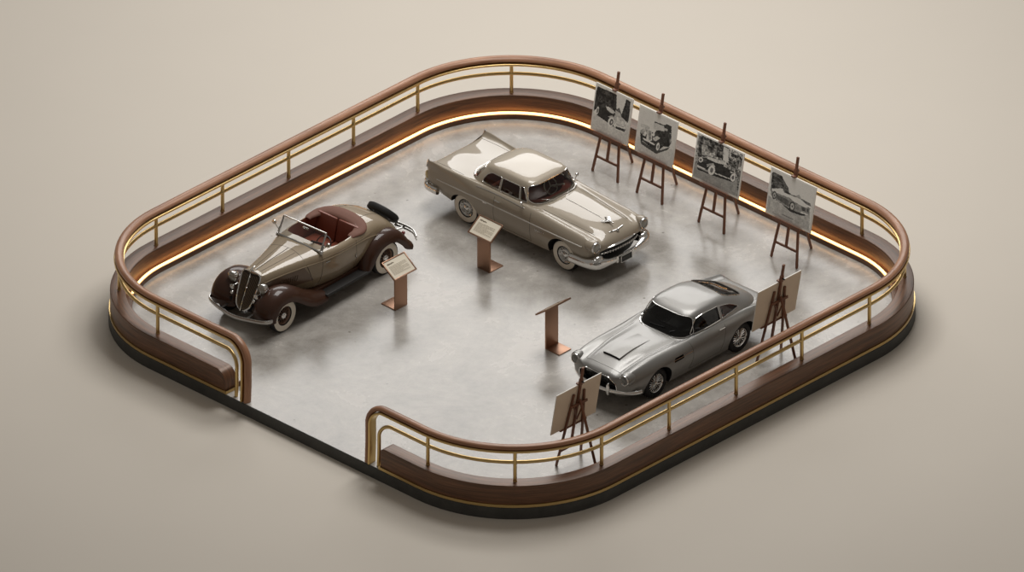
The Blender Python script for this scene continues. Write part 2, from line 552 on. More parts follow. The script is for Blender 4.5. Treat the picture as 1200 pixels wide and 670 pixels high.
def pane(src, test, name, mat, parent):
    """faces of a solid whose centre passes test -> own mesh"""
    mb = MB(); idx = {}; vs = []; fs = []
    for f in src.f:
        c = [sum(src.v[i][k] for i in f) / len(f) for k in range(3)]
        if test(*c):
            g = []
            for i in f:
                if i not in idx: idx[i] = len(vs); vs.append(src.v[i])
                g.append(idx[i])
            fs.append(g)
    mb.add(vs, fs)
    return mb.build(name, mat, parent)

# ================================================================== SETTING
SLAB_H = 0.275
mb = MB()
S = 160.0
mb.add([(-S, -S, -SLAB_H), (S, -S, -SLAB_H), (S, S, -SLAB_H), (-S, S, -SLAB_H)], [(0, 1, 2, 3)])
fl = mb.build('floor', MT['backdrop'], smooth=False)
tag(fl, 'plain beige studio floor around the platform', 'floor', kind='structure')

# ------------------------------------------------------------------ platform outline
PA, PB = 6.719, 6.624
RAD = [2.88, 2.59, 2.72, 2.61]          # top, left, bottom, right corner
def corner(i, off, n=22):
    sx, sy, t0 = ((1, 1, 0), (-1, 1, 90), (-1, -1, 180), (1, -1, 270))[i]
    r = RAD[i]; cx, cy = sx * (PA - r), sy * (PB - r)
    return [(cx + (r + off) * math.cos(D2R(t0 + 90 * k / n)), cy + (r + off) * math.sin(D2R(t0 + 90 * k / n))) for k in range(n + 1)]
def outline(off):
    return corner(0, off) + corner(1, off) + corner(2, off) + corner(3, off)
def open_path(v0, v1, off=0.0, step=0.35):
    """from the left end of the gap round the back to the right end"""
    P = [(-(PA + off), v0)] + corner(1, off)[::-1] + corner(0, off)[::-1] + corner(3, off)[::-1] + corner(2, off)[::-1] + [(-(PA + off), v1)]
    return densify(P, step, closed=False)
def W3(pts, z): return [UV2W(u, v, z) for u, v in pts]

plat = empty('display_platform', (0, 0, -SLAB_H))
tag(plat, 'round-cornered platform slab with polished grey concrete top that carries the three cars', 'platform')
OFFS = 0.235
ol = outline(OFFS)
mb = MB(); n = len(ol); zt = SLAB_H; b = 0.02
rings = []
for off, z in ((OFFS, 0.0), (OFFS, zt - b), (OFFS - b, zt)):
    rings.append([UV2W(u, v, z) for u, v in outline(off)])
vs = rings[0] + rings[1] + rings[2]
fs = []; ms = []
for k in range(2):
    for i in range(n): fs.append((k * n + i, k * n + (i + 1) % n, (k + 1) * n + (i + 1) % n, (k + 1) * n + i))
mb.add(vs, fs, 0)
slab = mb.build('slab', MT['slab'], plat, angle=30)
mb = MB()
mb.add([UV2W(u, v, zt) for u, v in outline(OFFS - b)], [tuple(range(n))])
mb.build('slab_surface', MT['floor'], plat, smooth=False)

# ------------------------------------------------------------------ kerb
CV0, CV1 = 1.78, -2.80                      # ends of the kerb beside the opening
kerb = empty('kerb', (0, 0, 0))
tag(kerb, 'low walnut kerb curving round the platform edge, open at the front left', 'kerb')
HC = 0.515
# profile (n>0 is to the right of travel; travelling from the left end round the back, the inside is on the right)
def prof_round(pts, r): return rounded(pts, r, 3)
kp = open_path(CV0, CV1)
prof = prof_round([(-0.20, 0.0), (-0.20, HC), (0.13, HC), (0.13, 0.115), (0.27, 0.115), (0.27, 0.0)], [0.001, 0.018, 0.018, 0.001, 0.01, 0.001])
mb = MB()
pts3 = W3(kp, 0.0)
# the ends of the kerb fall in a quarter round
def kerb_sweep(mb):
    F = frames(pts3)
    L = [0.0]
    for i in range(1, len(F)): L.append(L[-1] + (F[i][0] - F[i - 1][0]).length)
    return F, L
rr = 0.26
ext = []
p0, d0 = pts3[0], (pts3[0] - pts3[1]).normalized(); p1, d1 = pts3[-1], (pts3[-1] - pts3[-2]).normalized()
stations = []
for k in range(9):                    # left end, rounded nose
    a = PI / 2 * k / 8
    stations.append((p0 + d0 * (rr * (math.cos(a) - 1)), 1 - rr / HC * (1 - math.sin(a))))
mid = [(p, 1.0) for p in pts3[1:-1]]
rq = 0.10
tail = []
for k in range(7):
    a = PI / 2 * (1 - k / 6)
    tail.append((p1 + d1 * (rq * (math.cos(a) - 1)), 1 - rq / HC * (1 - math.sin(a))))
stations = stations + mid + tail
F = frames([s[0] for s in stations]); K = len(prof); vs = []; Ls = [0]
for i in range(1, len(F)): Ls.append(Ls[-1] + (F[i][0] - F[i - 1][0]).length)
pl = [0.0]
for j in range(1, K + 1):
    a_, b_ = prof[j - 1], prof[j % K]; pl.append(pl[-1] + math.hypot(a_[0] - b_[0], a_[1] - b_[1]))
for (p, t, nn, bb), (_, hs) in zip(F, stations):
    for x, y in prof: vs.append(p + nn * x + Vector((0, 0, min(y, HC * hs))))
fs = []; uvs = []
for i in range(len(F) - 1):
    for j in range(K):
        j2 = (j + 1) % K
        fs.append((i * K + j, (i + 1) * K + j, (i + 1) * K + j2, i * K + j2))
        uvs.append([(Ls[i], pl[j]), (Ls[i + 1], pl[j]), (Ls[i + 1], pl[j + 1]), (Ls[i], pl[j + 1])])
fs.append(tuple(range(K))); uvs.append([(p[1], p[0]) for p in prof])
o_ = (len(F) - 1) * K
fs.append(tuple(o_ + j for j in range(K))[::-1]); uvs.append([(p[1], p[0]) for p in prof][::-1])
mb.add(vs, fs, 0, uvs)
mb.build('kerb_body', MT['walnut'], kerb, angle=35)
# brass strip at the foot of the outer face, returning at both ends
mb = MB()
sp = open_path(CV0 - 0.03, CV1 + 0.03, 0.205)
sp = [(-(PA - 0.12), CV0 - 0.03)] + sp + [(-(PA - 0.02), CV1 + 0.03)]
F3 = W3(sp, 0.0)
sweep(mb, F3, [(-0.022, 0.001), (-0.022, 0.065), (0.008, 0.065), (0.008, 0.001)], 0)
mb.build('brass_strip', MT['brass'], kerb, angle=30)
mb = MB()
led_path = densify(corner(1, 0.0)[::-1][14:] + corner(0, 0.0)[::-1] + corner(3, 0.0)[::-1][:9], 0.35, closed=False)
sweep(mb, W3(led_path, 0.0), rounded([(0.205, 0.117), (0.205, 0.163), (0.252, 0.163), (0.252, 0.117)], 0.012, 2), 0)
mb.build('led_strip', MT['led'], kerb)

# ------------------------------------------------------------------ railing
rail = empty('railing', (0, 0, 0))
tag(rail, 'walnut and brass railing standing on the kerb around the cars', 'railing')
ZR = 1.345
def rail_path(v0, v1, z, R0, R1, off=0.0, zfoot=0.0):
    P = open_path(v0 + R0, v1 - R1, off)
    out = [UV2W(-(PA + 0.12), v0, zfoot), UV2W(-(PA + 0.10), v0, (z - R0) * 0.5)]
    for k in range(0, 11):
        a = PI / 2 * k / 10
        out.append(UV2W(-(PA + off + 0.10 * (1 - k / 10)), v0 + R0 * (1 - math.cos(a)), z - R0 + R0 * math.sin(a)))
    out += W3(P[1:-1], z)
    for k in range(0, 11):
        a = PI / 2 * (1 - k / 10)
        out.append(UV2W(-(PA + off + 0.10 * k / 10), v1 - R1 * (1 - math.cos(a)), z - R1 + R1 * math.sin(a)))
    out += [UV2W(-(PA + 0.10), v1, (z - R1) * 0.5), UV2W(-(PA + 0.12), v1, zfoot)]
    return out
n0 = UH                                   # the normal starts towards the inside
LV, RV = 1.20, -2.37
mb = MB()
sweep(mb, rail_path(LV, RV, ZR, 0.52, 0.34), circ(0.098, 16, 0.062), 0, n0=n0)
mb.build('handrail', MT['railwood'], rail, angle=60)
mb = MB()
rp = rail_path(LV + 0.085, RV - 0.085, ZR - 0.078, 0.46, 0.28)
sweep(mb, rp, rounded([(-0.114, -0.036), (-0.114, 0.02), (0.114, 0.02), (0.114, -0.036)], 0.016, 2), 0, n0=n0)
mb.build('brass_underrail', MT['brass'], rail, angle=40)
mb = MB()
tube(mb, rail_path(LV + 0.33, RV - 0.30, 0.985, 0.36, 0.24, 0.0), 0.040, n=12, n0=n0)
mb.build('mid_rail', MT['brass'], rail, angle=60)
ppx = [(184.5, 287.5), (262, 247.7), (338.8, 207.8), (416.5, 168.5), (491.8, 130.3), (599.6, 106.8), (716, 132), (772, 160), (848, 198), (930, 236),
       (1011.5, 273.8), (1061, 324), (1018, 379), (940.2, 421.8), (863, 461.5), (785, 502), (707.7, 543.7), (603, 565), (499.2, 543.2), (185, 390.5), (139.5, 339.5)]
dense = densify(open_path(CV0, CV1), 0.03, closed=False)
dense3 = W3(dense, 0)
for (px, py) in ppx:
    g = G(px, py, HC); g.z = 0
    q = min(dense3, key=lambda d: (d - g).length)
    mb = MB(); prof_ = [(HC - 0.002, 0.0), (HC - 0.002, 0.046), (HC + 0.012, 0.046), (HC + 0.02, 0.039), (ZR - 0.085, 0.039), (ZR - 0.085, 0.0)]
    lathe(mb, prof_, 'z', 14, 0, (q.x, q.y, 0))
    mb.build('post', MT['brass'], rail)

# ================================================================== EASELS
TH = D2R(10.0)
def make_easel(name_label, group, pos, face):
    """pos: point between the front feet; face: direction the picture looks to"""
    root = empty('easel', pos, math.atan2(face.y, face.x) - PI / 2 * 0)
    tag(root, name_label, 'easel', group)
    # local frame: +x faces the viewer of the picture, y along the board, lean goes to -x
    def at(y, h, d=0.0):                    # d: distance in front of the leaning plane
        return Vector((-h * math.tan(TH) + d * math.cos(TH), y, h + d * math.sin(TH)))
    for s in (-1, 1):
        mb = MB(); bar(mb, at(s * 0.375, 0.008), at(s * 0.155, 1.78), 0.052, 0.04, 0, 0.006, side=(0, 1, 0)); mb.build('front_leg', MT['easelwood'], root)
    mb = MB(); bar(mb, at(0, 0.35, 0.0), at(0, 2.42, 0.0), 0.055, 0.045, 0, 0.006, side=(0, 1, 0)); mb.build('mast', MT['easelwood'], root)
    mb = MB(); bar(mb, at(0, 1.62, -0.06), (-0.85, 0, 0.012), 0.05, 0.042, 0, 0.006, side=(0, 1, 0)); mb.build('rear_leg', MT['easelwood'], root)
    mb = MB(); bar(mb, at(-0.33, 0.37, -0.0), at(0.33, 0.37, 0.0), 0.03, 0.055, 0, 0.005); mb.build('cross_bar', MT['easelwood'], root)
    mb = MB(); bar(mb, at(-0.25, 1.5, -0.045), at(0.25, 1.5, -0.045), 0.03, 0.06, 0, 0.005); mb.build('top_bar', MT['easelwood'], root)
    mb = MB()
    bar(mb, at(-0.14, 1.45, -0.05), at(-0.0, 1.10, -0.05), 0.03, 0.022, 0); bar(mb, at(0.14, 1.45, -0.05), at(0.0, 1.10, -0.05), 0.03, 0.022, 0)
    mb.build('brace', MT['easelwood'], root)
    mb = MB()
    bar(mb, at(-0.40, 0.905, 0.055), at(0.40, 0.905, 0.055), 0.10, 0.036, 0, 0.006)
    bar(mb, at(-0.40, 0.93, 0.112), at(0.40, 0.93, 0.112), 0.016, 0.05, 0, 0.003)
    mb.build('tray', MT['easelwood'], root)
    return root, at

def paint(W, H, affine, ops, seed):
    """small grey picture: polygons and ellipses given in the crop pixels they were measured in"""
    O, U, V = (np.array(a, float) for a in affine)
    yy, xx = np.mgrid[0:H, 0:W]
    P = O + ((xx + 0.5) / W)[..., None] * U + ((yy + 0.5) / H)[..., None] * V
    X, Y = P[..., 0], P[..., 1]
    img = np.full((H, W), 190.0); rng = np.random.RandomState(seed)
    for op in ops:
        if op[0] == 'poly':
            pts = op[1]; mask = np.zeros((H, W), bool); j = len(pts) - 1
            for i in range(len(pts)):
                (xi, yi), (xj, yj) = pts[i], pts[j]
                if yi != yj:
                    mask ^= ((yi > Y) != (yj > Y)) & (X < (xj - xi) * (Y - yi) / (yj - yi) + xi)
                j = i
            val = op[2]; nz = op[3] if len(op) > 3 else 0
        else:
            cx, cy, rx, ry = op[1]; ang = op[4] if len(op) > 4 else 0
            c, s = math.cos(ang), math.sin(ang)
            a = ((X - cx) * c + (Y - cy) * s) / rx; bq = (-(X - cx) * s + (Y - cy) * c) / ry
            mask = a * a + bq * bq < 1; val = op[2]; nz = op[3] if len(op) > 3 else 0
        if nz:
            r0 = rng.rand(H // 3 + 2, W // 3 + 2); r0 = np.kron(r0, np.ones((3, 3)))[:H, :W]
            r1 = rng.rand(H // 7 + 2, W // 7 + 2); r1 = np.kron(r1, np.ones((7, 7)))[:H, :W]
            img[mask] = (val + nz * (r0 + r1 - 1.0))[mask]
        else: img[mask] = val
    img += rng.randn(H, W) * 3
    return np.clip(img, 8, 235)

def board_on(easel, at, w, h, label, cat, group, picture=None, face=None, hb=0.925):
    """board resting on the tray of an easel: its own thing, same placement as the easel"""
    root = empty('display_board', easel.location, easel.rotation_euler.z)
    tag(root, label, cat, group)
    th = 0.022; d0 = 0.028
    up = Vector((-math.sin(TH), 0, math.cos(TH))); nrm = Vector((math.cos(TH), 0, math.sin(TH)))
    base = at(0, hb, d0)
    mb = MB(); R = Matrix((Vector((0, 1, 0)), up, Vector((0, 1, 0)).cross(up))).transposed()
    sg = 1 if Vector((0, 1, 0)).cross(up).dot(nrm) > 0 else -1
    box(mb, base + up * (h / 2) + nrm * (th / 2), (w, h, th), 0, R, 0.002)
    nf = len(mb.f)
    o = mb.build('panel', [MT['board'], MT['boardback']], root, angle=30)
    for p in o.data.polygons:
        if p.normal.dot(nrm) < -0.5: p.material_index = 1
    if picture is not None:
        img, inset = picture
        H, W = img.shape
        iw, ih = w - 2 * inset[0], h - inset[1] - inset[2]
        c0 = base + up * inset[2] + nrm * (th + 0.002)
        vs = []; fs = []
        for j in range(H + 1):
            for i in range(W + 1):
                # seen from the front, the picture's left side is at +y... (viewer looks along -x)
                vs.append(c0 + Vector((0, -iw / 2 + iw * i / W, 0)) + up * (ih * (1 - j / H)))
        for j in range(H):
            for i in range(W):
                a = j * (W + 1) + i
                fs.append((a, a + W + 1, a + W + 2, a + 1))
        me = bpy.data.meshes.new('photo_print'); me.from_pydata(vs, [], fs); me.materials.append(MT['photo'])
        ca = me.color_attributes.new('ink', 'FLOAT_COLOR', 'CORNER')
        g = img.reshape(-1) / 255.0
        lin = np.where(g <= 0.04045, g / 12.92, ((g + 0.055) / 1.055) ** 2.4)
        colr = np.repeat(np.stack([np.minimum(lin * 1.85, .92), np.minimum(lin * 1.79, .89), np.minimum(lin * 1.66, .83), np.ones_like(lin)], 1), 4, axis=0)
        ca.data.foreach_set('color', colr.reshape(-1).astype(np.float32))
        me.update(); link('photo_print', me, root)
    return root

def clip_of(easel, at, hb):
    mb = MB()
    bar(mb, at(-0.05, hb, 0.04), at(0.05, hb, 0.04), 0.10, 0.035, 0, 0.006)
    bar(mb, at(0, hb - 0.01, -0.0), at(0, hb + 0.16, 0.0), 0.085, 0.06, 0, 0.008, side=(0, 1, 0))
    mb.build('clip', MT['easelwood'], easel)
    mb = MB(); lathe(mb, [(-0.0, 0.0), (0.0, 0.018), (0.05, 0.018), (0.055, 0.0)], 'x', 10, 0, tuple(at(0, hb + 0.1, -0.085)))
    mb.build('clamp_knob', MT['black'], easel)

# the four old photographs, traced as grey shapes
pic1 = paint(96, 96, ((85, 60), (383, 190), (-60, 480)), [
    ('poly', [(0, 0), (600, 0), (600, 800), (0, 800)], 186, 8),
    ('poly', [(90, 85), (300, 180), (298, 395), (250, 345), (180, 300), (150, 290), (60, 350), (40, 380), (60, 200)], 40, 46),
    ('poly', [(330, 330), (300, 350), (290, 400), (360, 420)], 70, 30),
    ('poly', [(405, 235), (452, 262), (440, 420), (425, 500), (385, 470), (345, 440), (362, 380), (390, 300)], 44, 34),
    ('poly', [(40, 380), (80, 400), (200, 505), (330, 590), (430, 520), (450, 800), (0, 800), (0, 380)], 172, 14),
    ('poly', [(75, 405), (130, 440), (260, 540), (385, 600), (400, 575), (300, 520), (120, 400)], 26),
    ('poly', [(70, 330), (135, 285), (180, 300), (285, 390), (280, 430), (235, 440), (210, 470), (195, 490), (85, 410)], 34, 16),
    ('poly', [(182, 312), (215, 318), (270, 362), (272, 398), (235, 385), (195, 350)], 176, 14),
    ('poly', [(290, 355), (345, 395), (345, 425), (392, 470), (415, 500), (395, 560), (330, 552), (265, 515), (285, 470), (268, 430), (285, 410)], 168, 30),
    ('poly', [(205, 425), (250, 415), (285, 455), (270, 520), (262, 480), (235, 450)], 150, 16),
    ('poly', [(270, 520), (330, 540), (395, 555), (385, 578), (330, 566), (268, 540)], 205, 12),
    ('poly', [(290, 535), (385, 570), (370, 595), (290, 560)], 40),
    ('ell', (238, 488, 34, 55), 205, 8, 0.2), ('ell', (243, 490, 20, 36), 70, 20, 0.2), ('ell', (245, 490, 8, 14), 190, 0, 0.2),
    ('ell', (88, 358, 16, 46), 180, 10, 0.2), ('ell', (90, 358, 9, 28), 90, 0, 0.2),
    ('ell', (365, 495, 14, 16), 225), ('ell', (400, 505, 10, 14), 215), ('poly', [(130, 290), (165, 290), (170, 330), (135, 320)], 60)], 3)
pic2 = paint(96, 96, ((100, 62), (400, 205), (-62, 470)), [
    ('poly', [(0, 0), (600, 0), (600, 800), (0, 800)], 186, 6),
    ('poly', [(60, 400), (250, 480), (450, 560), (480, 800), (0, 800)], 172, 10),
    ('poly', [(100, 250), (150, 270), (200, 300), (190, 330), (100, 290)], 160, 26),
    ('poly', [(95, 440), (150, 480), (260, 560), (330, 560), (420, 530), (400, 560), (270, 600), (180, 540), (100, 480)], 60),
    ('poly', [(92, 350), (150, 320), (250, 370), (270, 340), (360, 330), (440, 390), (435, 490), (410, 530), (350, 520), (300, 560), (255, 560), (180, 500), (95, 430)], 40, 26),
    ('poly', [(250, 240), (365, 290), (360, 355), (240, 320)], 168, 14),
    ('poly', [(355, 290), (385, 270), (440, 300), (440, 380), (370, 350)], 44, 14), ('poly', [(362, 315), (398, 328), (396, 352), (364, 342)], 160),
    ('poly', [(255, 238), (370, 285), (366, 296), (250, 248)], 40),
    ('poly', [(92, 330), (150, 300), (170, 340), (150, 400), (105, 380)], 150, 40),
    ('poly', [(172, 320), (222, 330), (222, 450), (185, 465), (160, 430)], 186, 26), ('poly', [(182, 335), (214, 342), (212, 438), (188, 448)], 128, 40),
    ('poly', [(230, 420), (280, 400), (315, 425), (300, 440), (260, 460), (240, 450)], 168, 18),
    ('poly', [(92, 395), (255, 490), (252, 508), (92, 412)], 216, 10),
    ('ell', (150, 365, 15, 18), 215), ('ell', (238, 385, 15, 20), 220),
    ('ell', (285, 520, 28, 62), 60, 10, 0.15), ('ell', (288, 520, 18, 44), 190, 16, 0.15), ('ell', (290, 520, 8, 20), 80, 0, 0.15),
    ('ell', (108, 410, 14, 48), 40), ('ell', (425, 460, 12, 36), 70), ('ell', (428, 460, 6, 20), 140)], 5)
pic3 = paint(112, 90, ((105, 45), (425, 200), (-50, 410)), [
    ('poly', [(0, 0), (700, 0), (700, 800), (0, 800)], 110, 120),
    ('poly', [(110, 70), (230, 100), (370, 160), (350, 290), (250, 260), (100, 270)], 62, 90),
    ('poly', [(130, 150), (190, 160), (210, 230), (260, 230), (270, 280), (140, 250)], 150, 80),
    ('poly', [(345, 170), (395, 190), (390, 330), (340, 300)], 190, 30), ('poly', [(400, 220), (500, 260), (480, 420), (390, 360)], 96, 110),
    ('poly', [(70, 330), (150, 380), (300, 430), (420, 490), (480, 490), (470, 700), (0, 700), (0, 330)], 128, 16),
    ('poly', [(90, 370), (200, 420), (260, 420), (410, 480), (460, 500), (430, 512), (240, 450), (100, 395)], 30),
    ('poly', [(100, 300), (130, 275), (200, 280), (290, 330), (420, 400), (470, 430), (470, 480), (410, 480), (270, 420), (200, 400), (110, 365)], 34, 16),
    ('poly', [(190, 265), (270, 290), (360, 330), (355, 345), (270, 325), (190, 285)], 186, 20), ('poly', [(265, 290), (350, 310), (380, 350), (300, 330)], 176, 20),
    ('poly', [(150, 290), (185, 300), (185, 330), (150, 320)], 60, 30), ('poly', [(185, 340), (250, 330), (270, 370), (220, 355), (190, 370)], 150, 30),
    ('poly', [(262, 424), (410, 478), (410, 486), (262, 432)], 200),
    ('poly', [(410, 405), (460, 425), (472, 460), (440, 425), (412, 425)], 170, 14),
    ('ell', (232, 400, 33, 46), 222, 6, 0.1), ('ell', (232, 400, 15, 24), 96, 20, 0.1), ('ell', (436, 468, 24, 40), 190, 14, 0.1), ('ell', (436, 468, 12, 20), 80, 0, 0.1),
    ('ell', (128, 300, 22, 24), 214, 10), ('ell', (128, 300, 12, 14), 90), ('poly', [(95, 350), (170, 385), (168, 395), (95, 362)], 200)], 8)
pic4 = paint(108, 96, ((105, 45), (418, 208), (-45, 420)), [
    ('poly', [(0, 0), (700, 0), (700, 800), (0, 800)], 188, 6),
    ('poly', [(105, 90), (120, 80), (200, 120), (230, 180), (265, 240), (275, 300), (180, 250), (95, 270)], 62, 54),
    ('poly', [(280, 300), (360, 330), (480, 400), (490, 430), (330, 360), (270, 320)], 84, 40), ('poly', [(340, 320), (370, 310), (390, 345), (350, 340)], 140),
    ('poly', [(60, 300), (200, 400), (300, 470), (430, 520), (480, 480), (470, 800), (0, 800), (0, 300)], 150, 18),
    ('poly', [(120, 340), (200, 395), (290, 480), (400, 520), (440, 520), (430, 500), (260, 420)], 34),
    ('poly', [(98, 255), (150, 250), (190, 270), (280, 310), (330, 330), (420, 390), (480, 450), (470, 510), (400, 500), (330, 470), (270, 440), (180, 385), (100, 310)], 120, 26),
    ('poly', [(105, 245), (180, 245), (210, 265), (280, 310), (380, 350), (470, 430), (440, 440), (330, 385), (280, 340), (180, 300), (110, 270)], 190, 14),
    ('poly', [(150, 300), (270, 365), (275, 430), (160, 350)], 72, 20), ('poly', [(220, 280), (255, 275), (290, 300), (270, 308)], 40), ('poly', [(180, 245), (205, 245), (225, 268), (190, 262)], 205),
    ('poly', [(395, 430), (470, 455), (465, 490), (400, 468)], 60, 60), ('poly', [(390, 480), (460, 505), (458, 516), (388, 492)], 205),
    ('ell', (132, 312, 22, 40), 50), ('ell', (133, 312, 15, 27), 150, 24), ('ell', (133, 312, 6, 10), 60), ('ell', (305, 425, 27, 48), 46), ('ell', (306, 425, 18, 33), 158, 24), ('ell', (306, 425, 7, 12), 60),
    ('poly', [(210, 500), (320, 555), (320, 560), (208, 506)], 96)], 11)

back_e = [((709.6, 206.5), 1.10, 1.085, pic1, 'photo of a dark sedan before a dark wall', 'leftmost of the row, nearest the rounded back corner'),
          ((761.7, 232.5), 1.13, 1.07, pic2, 'photo of a boxy vintage car seen from the front', 'second in the row, its photo on plain pale sky'),
          ((834.1, 267.1), 1.38, 1.065, pic3, 'photo of a long dark car with whitewall wheels before trees', 'third in the row'),
          ((919.0, 307.8), 1.33, 1.065, pic4, 'photo of a pale open sports car beside a dark tree', 'last in the row, nearest the right corner')]
EG = 'easels along the back railing'
EL = ['wooden easel carrying the dark sedan photo, nearest the rounded back corner',
      'wooden easel carrying the boxy vintage car photo on pale sky',
      'wooden easel carrying the wide photo of a long car before trees',
      'wooden easel carrying the open sports car photo, nearest the right corner']
BL = ['mounted black and white photo of a dark sedan before a dark wall',
      'mounted black and white photo of a boxy vintage car on plain pale ground',
      'mounted wide black and white photo of a long whitewall-tyred car before trees',
      'mounted black and white photo of a pale open sports car beside a tree']
for (pp, w, h, pic, _, _), el, bl in zip(back_e, EL, BL):
    e, at = make_easel(el, EG, G(*pp), -UH)
    clip_of(e, at, 0.925 + h * math.cos(TH) + 0.02)
    board_on(e, at, w, h, bl, 'picture board', 'picture boards along the back railing', (pic, (0.035, 0.035, 0.05)))
for pp, w, h, el, bl in [((665.5, 536.5), 1.36, 1.05, 'wooden easel seen from behind in front of the silver coupe', 'pale board back on the easel in front of the silver coupe nose'),
                         ((899.7, 417.3), 1.33, 1.05, 'wooden easel seen from behind beside the silver coupe tail', 'pale board back on the easel beside the silver coupe tail')]:
    e, at = make_easel(el, 'easels along the near railing', G(*pp), VH)
    clip_of(e, at, 0.925 + h * math.cos(TH) + 0.02)
    board_on(e, at, w, h, bl, 'picture board', 'picture boards along the near railing')

# ================================================================== INFORMATION STANDS
def make_stand(px, py, face, label):
    """face: direction the reader stands in; the foot plate runs the other way"""
    root = empty('information_stand', G(px, py), math.atan2(face.y, face.x))
    tag(root, label, 'information stand', 'copper information stands')
    mb = MB(); box(mb, (-0.02, 0, 0.475), (0.04, 0.37, 0.95), 0, None, 0.004); mb.build('column', MT['copper'], root)
    mb = MB(); box(mb, (-0.22, 0, 0.0125), (0.40, 0.37, 0.025), 0, None, 0.004); mb.build('foot_plate', MT['copper'], root)
    ang = D2R(36)
    up = Vector((-math.cos(ang), 0, math.sin(ang))); n = Vector((math.sin(ang), 0, math.cos(ang)))
    R = Matrix((Vector((0, 1, 0)), up, Vector((0, 1, 0)).cross(up))).transposed()
    c = Vector((-0.07, 0, 0.985))
    W, H = 0.69, 0.475
    mb = MB(); box(mb, c, (W, H, 0.02), 0, R, 0.003)
    for s in (-1, 1):
        box(mb, c + Vector((0, s * (W / 2 - 0.012), 0)) + n * 0.012, (0.024, H, 0.03), 0, R, 0.003)
        box(mb, c + up * s * (H / 2 - 0.012) + n * 0.012, (W - 0.05, 0.024, 0.03), 0, R, 0.003)
    top = mb.build('sign_tray', MT['copper'], root)
    mb = MB(); box(mb, c + n * 0.0125, (W - 0.06, H - 0.06, 0.005), 0, R); sh = mb.build('text_sheet', MT['paper'], root)
    mb = MB(); rnd = random.Random(5)
    y0 = -(W / 2 - 0.09)
    def strip(x0, x1, v, h, m):
        box(mb, c + Vector((0, (x0 + x1) / 2, 0)) + up * v + n * 0.0165, (x1 - x0, h, 0.002), m, R)
    x = y0
    for k in range(9):                     # heading
        wdt = rnd.uniform(0.012, 0.022); strip(x, x + wdt, 0.135 + rnd.uniform(-0.004, 0.004), rnd.uniform(0.022, 0.036), 0); x += wdt + 0.005
    for r in range(12):
        v = 0.075 - r * 0.019; x = y0
        end = y0 + (0.50 if r % 5 != 4 else 0.32)
        while x < end:
            wdt = rnd.uniform(0.02, 0.06); strip(x, min(x + wdt, end), v, 0.008, 1); x += wdt + 0.011
    mb.build('lettering', [MT['ink'], MT['inklight']], sh, smooth=False)
    return root
make_stand(470.5, 360.5, -VH, 'copper information stand beside the open brown roadster')
make_stand(566.5, 316.7, -UH, 'copper information stand in front of the champagne hardtop side')
make_stand(645.5, 404.8, VH, 'copper information stand turned away, before the silver coupe nose')

